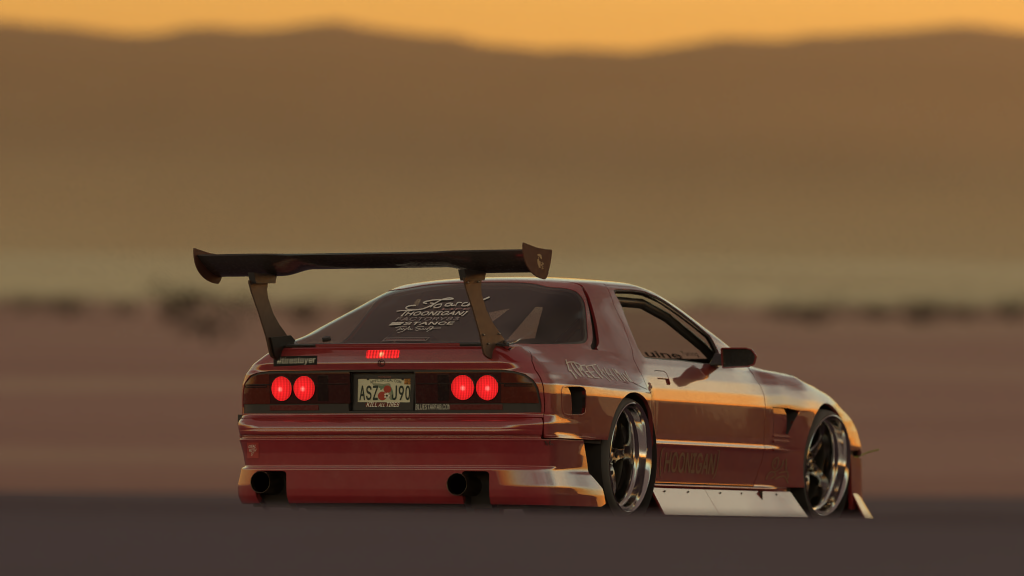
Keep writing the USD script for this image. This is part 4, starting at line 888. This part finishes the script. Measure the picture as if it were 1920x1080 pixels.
for sg in (1, -1):
    mm = (lambda q: q) if sg > 0 else mirror
    s = put(CAR, 'wing_stand', mm(meshkit.arrays(extr(ST, .008), 30)), 'stand_metal', 'brown metal wing stand with bolts' if sg > 0 else None)
    put(s, 'stand_block', mm(meshkit.arrays(extr(top, .034), 30)), 'black_plastic')
    foot = plpt([(900,629),(907,664),(914,671),(925,676),(932,675),(936,660),(942,652),(951,646),(944,636),(935,625)], 1, -YS_+.011)
    put(s, 'stand_foot', mm(meshkit.arrays(extr(foot, .010), 30)), 'dark_metal')
    for b in bolts:
        P = plpt([b], 1, -YS_-.005)[0]; c = trimesh.creation.cylinder(.0052, .010, sections=12); c.apply_transform(rot([1, 0, 0], 90)); c.apply_translation(P)
        h = trimesh.creation.icosphere(1, .0052); h.apply_translation(P-[0, .004, 0]); put(s, 'bolt', mm(join(c, h)), 'steel')
    P = plpt([(866, 560)], 1, -YS_+.012)[0]
    c = trimesh.creation.box(bounds=[[ST[:, 0].min()-.02, -YS_+.004, 1.225], [ST[:, 0].min()+.006, -YS_+.012, 1.275]]) if False else None
# ------------------------------------------------------------------ exhausts
def pipe(px, xm, name, ang):
    P = plpt([px], 0, xm)[0]; n = 40; th = np.linspace(0, 2*math.pi, n, endpoint=False)
    prof = [(-.30,.050),(-.02,.054),(.0,.0555),(.002,.0545),(.0,.0515),(-.06,.049),(-.16,.047)]
    d = np.array([1, ang, -.03]); d /= np.linalg.norm(d); a = np.cross(d, [0, 0, 1]); a /= np.linalg.norm(a); b = np.cross(d, a)
    v = np.array([P-d*s+(a[None]*np.cos(th)[:, None]+b[None]*np.sin(th)[:, None])*r for s, r in prof]).reshape(-1, 3); k = len(prof)
    i, j = np.meshgrid(np.arange(k-1), np.arange(n), indexing='ij'); i, j = i.ravel(), j.ravel(); j2 = (j+1) % n
    f = np.vstack([np.stack([i*n+j, (i+1)*n+j2, i*n+j2], -1), np.stack([i*n+j, (i+1)*n+j, (i+1)*n+j2], -1)])
    t = trimesh.Trimesh(v, f, process=False); q = t.triangles_center-P; rad_ = q-np.outer(q@d, d)
    e = put(CAR, 'exhaust_pipe', meshkit.arrays(t, 40), 'exhaust_steel')
    pb = P+d*.035; disc = trimesh.Trimesh(np.vstack([pb+(a[None]*np.cos(th)[:, None]+b[None]*np.sin(th)[:, None])*.0503, pb[None]]), np.stack([np.arange(n), (np.arange(n)+1) % n, np.full(n, n)], -1), process=False)
    put(e, 'pipe_bore', meshkit.arrays(disc, False), 'black_void') if False else put(e, 'pipe_bore', (np.array(disc.vertices), np.array(disc.faces), np.tile(-d, (n+1, 1))), 'black_void')
pipe((856.5, 908), -1.18, 'exhaust', .04); pipe((488, 904), -1.16, 'exhaust', .04)
# ------------------------------------------------------------------ door mirrors
import manifold3d as m3
def hull(spheres, n=24):
    pts = []
    for c, r in spheres:
        s = trimesh.creation.icosphere(2, r).vertices+np.array(c); pts.append(s)
    h = trimesh.Trimesh(np.vstack(pts)).convex_hull; return h
mx = 1.24
house = hull([((mx+.005,-.840,.886),.012),((mx+.005,-.975,.885),.012),((mx+.005,-1.000,.876),.014),((mx+.0,-1.020,.850),.014),((mx,-1.012,.815),.012),((mx,-.985,.803),.010),((mx,-.845,.797),.010),((mx+.10,-.86,.860),.014),((mx+.10,-.955,.858),.016),((mx+.10,-.955,.825),.014),((mx+.10,-.86,.820),.012)])
house = trimesh.intersections.slice_mesh_plane(house, [1, 0, 0], [mx+.004, 0, 0], cap=False)
arm = hull([((mx+.06,-.775,.860),.010),((mx+.10,-.772,.812),.014),((mx-.0,-.775,.810),.010),((mx+.07,-.86,.850),.012),((mx+.07,-.86,.818),.010),((mx+.02,-.85,.812),.008)])
bnd = house.outline() if False else None
def mirror_face(inset, xo):
    q = house.section([1, 0, 0], [mx+.006, 0, 0]); d = np.array(q.discrete[0])[:, 1:]; p = Polygon(d).buffer(inset)
    v, f = tri2d(p); P = np.stack([np.full(len(v), mx+xo), v[:, 0], v[:, 1]], -1); return P, f if True else f, np.tile([-1., 0, 0], (len(v), 1))
def wind(m):
    v, f, n = m; g = np.cross(v[f[:, 1]]-v[f[:, 0]], v[f[:, 2]]-v[f[:, 0]]); fl = (g*n[f[:, 0]]).sum(-1) < 0; f = f.copy(); f[fl] = f[fl][:, ::-1]; return v, f, n
def mirror_rim():
    q = house.section([1, 0, 0], [mx+.006, 0, 0]); p = Polygon(np.array(q.discrete[0])[:, 1:]); r = p.difference(p.buffer(-.007)); e = trimesh.creation.extrude_polygon(r, .010, engine='earcut')
    v = np.stack([mx-.002+e.vertices[:, 2], e.vertices[:, 0], e.vertices[:, 1]], -1); t = trimesh.Trimesh(v, e.faces, process=False); trimesh.repair.fix_normals(t); return t
for mm in (lambda q: q, mirror):
    h = put(CAR, 'door_mirror', mm(join(meshkit.arrays(house, 40), meshkit.arrays(mirror_rim(), 30))), 'red_paint'); put(h, 'mirror_arm', mm(meshkit.arrays(arm, 40)), 'gloss_black'); put(h, 'mirror_glass', mm(wind(mirror_face(-.006, .012))), 'gloss_black')
# ------------------------------------------------------------------ interior
def tube(pts, r, n=12):
    """round bar through points"""
    out = []
    for a, b in zip(pts[:-1], pts[1:]): out.append(trimesh.creation.cylinder(r, segment=[a, b], sections=n))
    for p in pts: s = trimesh.creation.icosphere(2, r); s.apply_translation(p); out.append(s)
    return trimesh.util.concatenate(out)
def bar(pts, m='cage_black', r=.021): put(CAR, 'roll_cage_bar', meshkit.arrays(tube([np.array(p, float) for p in pts], r), 40), m)
bar([(.52,-.62,.18),(.50,-.60,.75),(.46,-.50,1.10),(.46,-.42,1.155),(.46,.42,1.155),(.46,.50,1.10),(.50,.60,.75),(.52,.62,.18)], r=.024)
bar([(.48,-.56,.95),(.50,.58,.45)]); bar([(.49,.57,.88),(.49,-.57,.88)])
for s in (-1, 1):
    bar([(.46,s*.49,1.11),(-.10,s*.50,.86),(-.55,s*.50,.56)])
    bar([(.46,s*.47,1.12),(.95,s*.50,1.12),(1.18,s*.545,1.055),(1.52,s*.60,.915),(1.72,s*.66,.78),(1.76,s*.68,.25)], r=.026)
    bar([(.50,s*.62,.55),(1.74,s*.70,.40)])
bar([(-.10,.50,.86),(-.55,-.50,.58)]); bar([(-.10,-.50,.86),(-.55,.50,.58)])
# bulkhead behind the seats, open where the photograph looks through to the windscreen
_cs = np.linspace(0, 2, 81); bo = U(np.full(81, .40), _cs)[:, 1:]*[.955, 1]; bo[:, 1] -= .035
bh = Polygon(np.vstack([bo, [[.70, .30], [-.70, .30]]])).buffer(0)
for h_ in ([(947,640),(1003,575),(1018,576),(1003,634)],[(750,574),(772,560),(790,561),(783,573),(766,576)],[(730,634),(737,612),(743,611),(740,635)],[(806,568),(826,562),(832,576),(812,582)],[(915,586),(957,578),(922,604)],[(804,634),(813,631),(826,640),(806,640)],[(858,600),(880,590),(890,596),(866,612)]):
    bh = bh.difference(Polygon(plpt(h_, 0, .40)[:, 1:]))
e = trimesh.creation.extrude_polygon(bh, .01, engine='earcut'); v = np.stack([.40+e.vertices[:, 2], e.vertices[:, 0], e.vertices[:, 1]], -1); t = trimesh.Trimesh(v, e.faces, process=False); trimesh.repair.fix_normals(t)
put(CAR, 'bulkhead', meshkit.arrays(t, 30), 'interior_dark')
def seat(y):
    b = hull([((.62,y-.24,.62),.05),((.62,y+.24,.62),.05),((.50,y-.17,.98),.045),((.50,y+.17,.98),.045),((.72,y-.20,.34),.06),((.72,y+.20,.34),.06)])
    h = hull([((.50,y-.10,.98),.05),((.50,y+.10,.98),.05),((.49,y-.09,1.05),.045),((.49,y+.09,1.05),.045)])
    q = hull([((.70,y-.22,.32),.06),((.70,y+.22,.32),.06),((1.15,y-.21,.38),.06),((1.15,y+.21,.38),.06)])
    s = put(CAR, 'seat', meshkit.arrays(b, 40), 'seat_cloth'); put(s, 'head_rest', meshkit.arrays(h, 40), 'seat_cloth'); put(s, 'cushion', meshkit.arrays(q, 40), 'seat_cloth')
seat(-.36); seat(.36)
put(CAR, 'dashboard', meshkit.arrays(hull([((1.55,-.62,.70),.06),((1.55,.62,.70),.06),((1.85,-.62,.73),.05),((1.85,.62,.73),.05),((1.6,-.62,.45),.06),((1.6,.62,.45),.06)]), 40), 'interior_dark')
sw = trimesh.creation.torus(.165, .014, 32, 10); sw.apply_transform(rot([0, 1, 0], -68)); sw.apply_translation([1.35, .36, .76])
s_ = put(CAR, 'steering_wheel', meshkit.arrays(sw, 40), 'interior_dark')
put(s_, 'steering_column', meshkit.arrays(tube([np.array([1.35,.36,.76]), np.array([1.6,.36,.68])], .03), 40), 'interior_dark')
put(CAR, 'boot_floor', boxm((-.98, -.70, .55), (.40, .70, .565)), 'interior_dark')
for s in (-1, 1): put(CAR, 'door_card', boxm((.45, s*.765, .30), (1.8, s*.745, .765)), 'interior_dark')
# ------------------------------------------------------------------ small fittings
a_, b_ = plpt([(1607, 857)], 1, -.80)[0], plpt([(1647, 843)], 1, -.78)[0]
m_ = (a_+b_)/2+[0, 0, .006]
put(CAR, 'tow_strap', meshkit.arrays(tube([a_-[.05, 0, .0], a_, m_, b_], .0045, 8), 40), 'strap_green')
P = plpt([(452, 788)], 0, -.70)[0]
put(CAR, 'bracket', join(boxm(P+[-.02, -.03, -.028], P+[.02, .008, .028]), boxm(P+[-.012, -.07, .015], P+[.012, -.02, .030])), 'black_plastic')
rng = random.Random(4)
for k in range(5):
    x0, y0 = 456+rng.uniform(0, 9), 822+rng.uniform(0, 12); q = plpt([(x0, y0), (x0+rng.uniform(-3, 4), y0+12), (x0+rng.uniform(-4, 6), y0+22+rng.uniform(0, 16))], 0, -.80)
    put(CAR, 'cable_tie', meshkit.arrays(tube(list(q), .0028, 6), 40), 'black_plastic')
for k in range(4):
    x0 = 1019+rng.uniform(0, 22); q = sub(W, [(x0, 826), (x0+rng.uniform(-3, 4), 830), (x0+rng.uniform(-4, 6), 834)]); Q = W(*q.T)+normal(W, *q.T)*.004
    put(CAR, 'cable_tie', meshkit.arrays(tube(list(Q), .0016, 6), 40), 'black_plastic')
for px in ((612, 635),):
    ab = sub(U, [px]); Q = U(*ab.T)[0]; N = normal(U, *ab.T)[0]
    c = trimesh.creation.cylinder(.022, .016, sections=24); c.apply_transform(trimesh.geometry.align_vectors([0, 0, 1], N)); c.apply_translation(Q); put(CAR, 'wiper_plug', meshkit.arrays(c, 30), 'black_plastic')
for px in ((1017.5, 726.5), (1021, 731)):
    pass
# ------------------------------------------------------------------ lettering, stickers and the number plate
from scipy.interpolate import RectBivariateSpline
def text2d(s, bold=True):
    t = meshkit.text_mesh(s, 1.0, .01, bold); v, f = np.array(t.vertices), np.array(t.faces)
    up = t.face_normals[:, 2] > .9; f = f[up]; u, inv = np.unique(f, return_inverse=True); v = v[u][:, :2]; f = inv.reshape(-1, 3)
    lo, hi = v.min(0), v.max(0); return (v-lo)/(hi-lo), f
def shape2d(p, bounds=None):
    vs, fs, o = [], [], 0
    for q in polys(p):
        a0, b0, a1, b1 = q.bounds; v, f = flat(q, 3., 3.) if max(a1-a0, b1-b0) > 9 and q.area > 40 else tri2d(q); vs.append(v); fs.append(f+o); o += len(v)
    return np.vstack(vs), np.vstack(fs)
def quadmap(q, uv):
    """quad: top left, top right, bottom right, bottom left; uv in 0..1, v upwards"""
    q = np.array(q, float); u, v = uv[:, :1], uv[:, 1:]
    return (q[0]*(1-u)+q[1]*u)*v+(q[3]*(1-u)+q[2]*u)*(1-v)
class Plane:
    def __init__(s, axis, val): s.axis, s.val = axis, val
def lift(S, px, off):
    """points of a surface under these picture points, raised by off, with normals"""
    px = np.asarray(px, float)
    if isinstance(S, Plane):
        P = plpt(px, S.axis, S.val); N = np.zeros_like(P); N[:, S.axis] = -1; return P+N*off, N
    S, back = (S if isinstance(S, tuple) else (S, False))
    lo, hi = px.min(0)-.5, px.max(0)+.5; k = 6
    gx, gy = np.linspace(lo[0], hi[0], k), np.linspace(lo[1], hi[1], k); g = np.stack(np.meshgrid(gx, gy, indexing='ij'), -1).reshape(-1, 2)
    ab = (hit_far(g) if back else hit(S, g)).reshape(k, k, 2)
    a, b = (RectBivariateSpline(gx, gy, ab[..., c], kx=3, ky=3).ev(px[:, 0], px[:, 1]) for c in (0, 1))
    N = normal(S, a, b); return S(a, b)+N*off, N
def hit_far(px):
    """as hit(), for the far (left) side of the upper body"""
    A, B = np.meshgrid(np.linspace(.3, 1.9, 120), np.linspace(1.45, 2, 60), indexing='ij'); A, B = A.ravel(), B.ravel(); Q = ppx(U(A, B))
    ab = np.array([(A[i], B[i]) for i in (np.argmin(np.hypot(*(Q-p).T)) for p in px)])
    for _ in range(25):
        a, b = ab.T; h = 5e-4; q = ppx(U(a, b)); ja = (ppx(U(a+h, b))-q)/h; jb = (ppx(U(a, b+h))-q)/h; e = px-q; det = ja[:, 0]*jb[:, 1]-ja[:, 1]*jb[:, 0]
        ab = ab+np.clip(np.stack([(e[:, 0]*jb[:, 1]-e[:, 1]*jb[:, 0])/det, (ja[:, 0]*e[:, 1]-ja[:, 1]*e[:, 0])/det], -1), -.05, .05)
    return ab
def decal(parent, name, S, vf, m, off=.0022, quad=None, label=None):
    v, f = vf; px = quadmap(quad, v) if quad is not None else v
    P, N = lift(S, px, off); put(parent, name, wind((P, f, N)), m, label)
def strokes(lines, w):
    return unary_union([LineString(smoothline(l, 5) if len(l) > 2 else l).buffer(w if np.isscalar(w) else w[i], cap_style=1, resolution=4) for i, l in enumerate(lines)])
# tailgate
decal(CAR, 'sticker', W, shape2d(Polygon([(513,668.3),(595,667),(594.3,683.5),(513,687)])), 'decal_black', .0015)
decal(CAR, 'lettering', W, text2d('#tireslayer', False), 'decal_white', .003, [(520.5,670.2),(592.5,668.6),(591.8,683.4),(519.5,685.6)])
ring = Point(715.2, 681).buffer(6.8, 24).difference(Point(715.2, 681).buffer(5.6, 24)).union(strokes([[(717.6,677.6),(714.6,677.4),(712.6,679.8),(712.8,683),(715.2,684.8),(717.8,684)]], .7))
decal(CAR, 'emblem', W, shape2d(ring), 'decal_black', .002)
decal(CAR, 'lettering', W, text2d('BLUESTARFAB.COM', False), 'decal_white', -.006, [(778.8,758.2),(845,758.2),(844.5,767.8),(778.4,768)])
# corner sticker
decal(CAR, 'sticker', W, shape2d(Polygon([(463.8,829.8),(485.5,829.6),(485.5,859),(464.4,859.2)])), 'decal_red', .002)
for k, s in enumerate(('DEAL', 'WITH', 'IT')):
    x0, x1 = (467, 480.5) if k < 2 else (471.5, 476); y0 = 834+k*7.3
    decal(CAR, 'lettering', W, text2d(s, False), 'decal_white', .0035, [(x0+1, y0), (x1+1, y0-.6), (x1, y0+5), (x0, y0+5.6)])
# number plate
PX = -1.028
TLp, TRp, BRp, BLp = (670.6,709), (772.4,709), (770.5,755.2), (669.8,754.8)
def plate_at(px, x=PX): return plpt(px, 0, x)
pc = plate_at([TLp, TRp, BRp, BLp]); t = extr(np.array([[PX, p[1], p[2]] for p in pc]), .003, 0)
PLT = put(CAR, 'number_plate', meshkit.arrays(t, 30), 'plate_cream', 'cream number plate with two red fruits')
po = np.array([[PX, p[1], p[2]] for p in plate_at([(664.5,702.5),(778,702.5),(776,769.5),(664,769.5)])])
pi_ = np.array([[PX, p[1], p[2]] for p in plate_at([(671.5,710),(771.3,710),(769.6,754.3),(670.8,754)])])
fr = Polygon(po[:, 1:]).buffer(-.006).buffer(.006).difference(Polygon(pi_[:, 1:])); e = trimesh.creation.extrude_polygon(fr, .008, engine='earcut')
v = np.stack([PX-.0045+e.vertices[:, 2]-.003, e.vertices[:, 0], e.vertices[:, 1]], -1); tt = trimesh.Trimesh(v, e.faces, process=False); trimesh.repair.fix_normals(tt)
put(PLT, 'plate_frame', meshkit.arrays(tt, 30), 'black_plastic')
PP, PF = Plane(0, PX-.0015), Plane(0, PX-.0075)
def pz(x, y): return (640+x/8.727, 680+y/8.727)       # zoomed tracing of the plate
decal(PLT, 'state_map', PP, shape2d(Polygon([pz(*p) for p in [(505,335),(620,340),(690,350),(770,335),(800,345),(815,420),(850,520),(835,590),(800,610),(780,560),(760,480),(700,400),(600,385),(520,365)]])), 'plate_sage', .0006)
decal(PLT, 'leaf', PP, shape2d(strokes([[pz(630,395), pz(680,400), pz(720,385)], [pz(650,430), pz(700,380)], [pz(800,400), pz(840,540), pz(830,600)]], [2.2, 1.8, 1.6])), 'plate_green', .0010)
for cx, cy, r in ((755,435,62),(672,545,72)): decal(PLT, 'fruit', PP, shape2d(Point(*pz(cx, cy)).buffer(r/8.727, 24)), 'fruit_red', .0016)
decal(PLT, 'blossom', PP, shape2d(unary_union([Point(*pz(750+34*math.cos(a), 540+34*math.sin(a))).buffer(2.0) for a in np.arange(5)*1.257])), 'decal_white', .0022)
decal(PLT, 'blossom_heart', PP, shape2d(Point(*pz(750, 540)).buffer(1.8)), 'plate_dark', .0028)
for ch, x0, x1 in (('A',300,395),('S',408,500),('Z',520,605),('J',828,915),('9',942,1030),('0',1050,1130)):
    decal(PLT, 'plate_character', PP, text2d(ch), 'plate_dark', .0018, [pz(x0, 375), pz(x1, 372), pz(x1-6, 612), pz(x0-2, 615)])
arc = 'MYFLORIDA.COM'; xs_ = np.linspace(478, 985, len(arc)+1)
for k, ch in enumerate(arc):
    if ch == '.': q = [pz(xs_[k]+8, 300), pz(xs_[k]+18, 300), pz(xs_[k]+18, 312), pz(xs_[k]+8, 312)]
    else:
        def yy(x): return 262+((x-731)/254.)**2*34
        a, b = xs_[k]+2, xs_[k+1]-4
        if ch == 'I': a, b = a+10, b-10
        q = [pz(a, yy(a)), pz(b, yy(b)), pz(b, yy(b)+46), pz(a, yy(a)+46)]
    decal(PLT, 'plate_lettering', PP, text2d(ch, False), 'plate_dark', .0014, q)
decal(PLT, 'plate_sticker', PP, shape2d(Polygon([pz(1035,258), pz(1152,258), pz(1150,358), pz(1030,355)])), 'plate_orange', .0012)
decal(PLT, 'plate_lettering', PP, text2d('11-5'), 'plate_dark', .0020, [pz(1055,275), pz(1140,275), pz(1138,345), pz(1052,345)])
decal(PLT, 'frame_lettering', PF, text2d('HOONIGAN', False), 'decal_pink', .0015, [pz(605,215), pz(815,215), pz(815,248), pz(605,248)])
decal(PLT, 'frame_lettering_ground', PF, shape2d(strokes([[pz(425,690), pz(560,680)], [pz(560,685), pz(930,680)]], 3.9)), 'decal_maroon', .0010)
for s, x0, x1, y0, y1 in (('KILL',420,600,645,722),('ALL',612,722,668,722),('TIRES',735,955,645,724)):
    decal(PLT, 'frame_lettering', PF, text2d(s), 'decal_white', .0022, [pz(x0+14, y0), pz(x1+6, y0), pz(x1-14, y1), pz(x0-8, y1)])
for x_, y_ in ((437, 268), (1003, 268)): 
    q = plate_at([pz(x_, y_)], PX-.003)[0]; s = trimesh.creation.cylinder(.006, .006, sections=12); s.apply_transform(rot([0, 1, 0], 90)); s.apply_translation(q); put(PLT, 'plate_screw', meshkit.arrays(s, 30), 'black_plastic')
# rear window stickers (traced from an 8x enlargement)
def rz(x, y): return (720+x/8., 540+y/8.)
RW = U
def rwin(name, vf, m, quad=None): decal(RWIN, name, RW, vf, m, .0022, quad)
brd = strokes([[rz(*p) for p in l] for l in (
    [(470,266),(370,276),(328,305),(395,334),(540,326),(660,290),(745,240),(700,232)], [(195,354),(300,343),(420,345)],
    [(640,236),(590,226),(660,200),(820,180),(930,180),(1040,165),(1000,154),(905,168),(800,215),(700,290)],
    [(790,300),(745,292),(800,252),(868,244),(845,285),(790,300)], [(1010,232),(945,240),(915,272),(960,276),(1030,235),(1010,272),(1060,262)],
    [(1075,274),(1120,222),(1165,226)], [(1250,222),(1190,236),(1165,270),(1210,274),(1300,215)], [(1255,276),(1380,205),(1430,185)], [(1496,178),(1576,144)])],
    [.95,.8,.95,.8,.85,.85,.85,.8,1.25])
rwin('sticker_lettering', shape2d(brd), 'decal_white')
rwin('sticker_lettering', text2d('LIFE'), 'decal_pink', [rz(885,308), rz(1300,304), rz(1280,332), rz(865,336)])
rwin('sticker_lettering', text2d('[HOONIGAN]'), 'decal_white', [rz(320,358), rz(1270,350), rz(1190,420), rz(245,430)])
rwin('sticker_lettering', text2d('FACTORY83', False), 'decal_grey', [rz(212,444), rz(1150,440), rz(1105,488), rz(165,496)])
rwin('sticker_lettering', text2d('STANCE'), 'decal_white', [rz(330,514), rz(1065,511), rz(1025,554), rz(280,560)])
for k in range(2): rwin('sticker_bar', shape2d(Polygon([rz(125-k*30+(0 if k == 0 else 8),520+k*24), rz(300-k*40+(0 if k == 0 else 10),516+k*24), rz(265-k*40+20,536+k*24), rz(100-k*30,542+k*24)])), 'decal_white')
sig = strokes([[rz(*p) for p in l] for l in ([(175,598),(260,588),(340,590)],[(250,590),(215,630),(190,640)],[(225,632),(265,612),(255,632),(300,612)],[(300,614),(310,632),(345,606),(290,650),(205,672)],[(345,626),(385,580),(365,632),(400,612),(395,632),(430,620)],
    [(600,590),(560,578),(490,595),(475,605),(545,612),(500,640),(470,634)],[(540,625),(560,634),(590,612),(600,632),(625,612)],[(630,614),(640,632),(690,590),(740,585),(640,660)],[(700,632),(745,590)],[(650,610),(855,606)])], .34)
rwin('sticker_lettering', shape2d(sig), 'decal_white')
bx_ = Polygon([rz(25,756), rz(682,746), rz(628,792), rz(-20,800)]); rwin('sticker_border', shape2d(bx_.exterior.buffer(.35)), 'decal_grey')
rwin('sticker_lettering', shape2d(strokes([[rz(40+k*34, 790), rz(52+k*34, 768), rz(58+k*34, 786), rz(70+k*34, 772)] for k in range(17)], .32)), 'decal_pink')
# quarter panel lettering: slashed brush capitals
def qz(x, y): return (1040+x/7.715, 660+y/7.715)
L = [[(160,120),(185,190),(218,275),(235,270)],[(225,268),(270,325),(315,388)],[(165,165),(215,150),(275,148)],[(235,170),(290,270),(375,358)],[(275,155),(340,250),(420,352)],[(280,160),(365,205),(350,248),(335,245)],[(345,250),(390,270),(372,235)],
     [(375,205),(420,280),(500,360)],[(375,200),(430,195)],[(440,290),(480,285)],[(480,360),(540,372)],[(450,220),(520,310),(580,372)],[(450,212),(590,186)],[(500,300),(560,290)],[(575,372),(640,376)],[(540,205),(610,300),(690,382)],
     [(612,200),(660,280),(690,310)],[(690,255),(670,310)],[(670,310),(740,370),(800,422)],[(715,230),(770,330),(840,405)],[(690,260),(740,330)],[(780,250),(830,330),(905,415)],[(745,300),(790,330)],[(825,240),(880,320),(960,415)],[(865,255),(900,310)],[(800,330),(850,345)],
     [(880,265),(950,350),(1010,420)],[(920,310),(950,335)],[(955,310),(1000,370),(1060,430)],[(990,312),(1040,370),(1100,430)],[(1018,282),(1050,350),(1125,436)]]
ws_ = [1.25]*len(L)
ql = strokes([[qz(*p) for p in l] for l in L], [1.15 if k < 3 else (.95 if k < 16 else .62) for k in range(len(L))])
for q_ in polys(ql): decal(CAR, 'lettering', W, shape2d(q_), 'decal_white', .0022)
for q_ in polys(strokes([[qz(*p) for p in l] for l in ([(870,435),(905,450)],[(1000,432),(1070,450)],[(1120,425),(1180,450),(1240,440)],[(1150,445),(1250,495),(1340,535)],[(1210,460),(1270,425)])], [.5,.7,1.1,.9,.8])): decal(CAR, 'torn_edge', W, shape2d(q_), 'decal_red', .002)
# door lettering
def dz(x, y): return (1220+x/6.857, 820+y/6.857)
decal(CAR, 'lettering', W, text2d('HOONIGAN'), 'decal_gold', .002, [dz(196,186), dz(842,208), dz(800,480), dz(165,446)])
for l_ in ([dz(182,132), dz(166,134), dz(118,492)], [dz(860,166), dz(882,168), dz(862,300), dz(836,440), dz(796,530)]): decal(CAR, 'lettering', W, shape2d(strokes([l_], .9)), 'decal_gold', .002)
# front wing sticker: an oval face-like scrawl
osh = strokes([[dz(*p) for p in l] for l in ([(1600,270),(1570,310),(1565,370),(1590,410),(1625,360),(1640,290),(1635,255),(1600,270)],[(1600,300),(1590,340)],[(1700,300),(1640,420),(1590,440)],[(1740,280),(1735,420)],[(1650,460),(1750,440),(1760,520)],[(1480,540),(1560,440),(1600,470),(1540,530)],[(1600,540),(1700,500),(1760,590)])], 1.05)
decal(CAR, 'sticker', W, shape2d(osh), 'decal_gold', .002)
# far door window lettering, seen through the cabin
def wz(x, y): return (1140+x/6.75, 540+y/6.75)
decal(LWIN, 'window_lettering', (U, True), text2d('uine'), 'decal_black', .004, [wz(440,795), wz(880,825), wz(960,905), wz(500,880)])
decal(LWIN, 'window_lettering', (U, True), text2d('Tuning', False), 'decal_black', .004, [wz(905,805), wz(1110,815), wz(1160,890), wz(960,880)])
# end plate emblem
YP = Plane(1, -YE-.0032)
def ez(x, y): return (960+x/10.8, 440+y/10.8)
rg = random.Random(7); bl_ = [Polygon([ez(*p) for p in [(510,405),(545,385),(590,410),(605,470),(600,500),(570,470),(555,440),(520,425)]]), Polygon([ez(*p) for p in [(510,500),(540,490),(560,560),(580,600),(570,680),(540,650),(515,580)]])]
for k in range(26): bl_.append(Point(*ez(rg.uniform(540, 645), rg.uniform(550, 690))).buffer(rg.uniform(.5, 1.2), 4))
for k in range(8): bl_.append(Point(*ez(rg.uniform(530, 600), rg.uniform(450, 560))).buffer(rg.uniform(.4, .9), 4))
decal(WNG, 'end_plate_emblem', YP, shape2d(unary_union(bl_)), 'decal_tan', .0005)
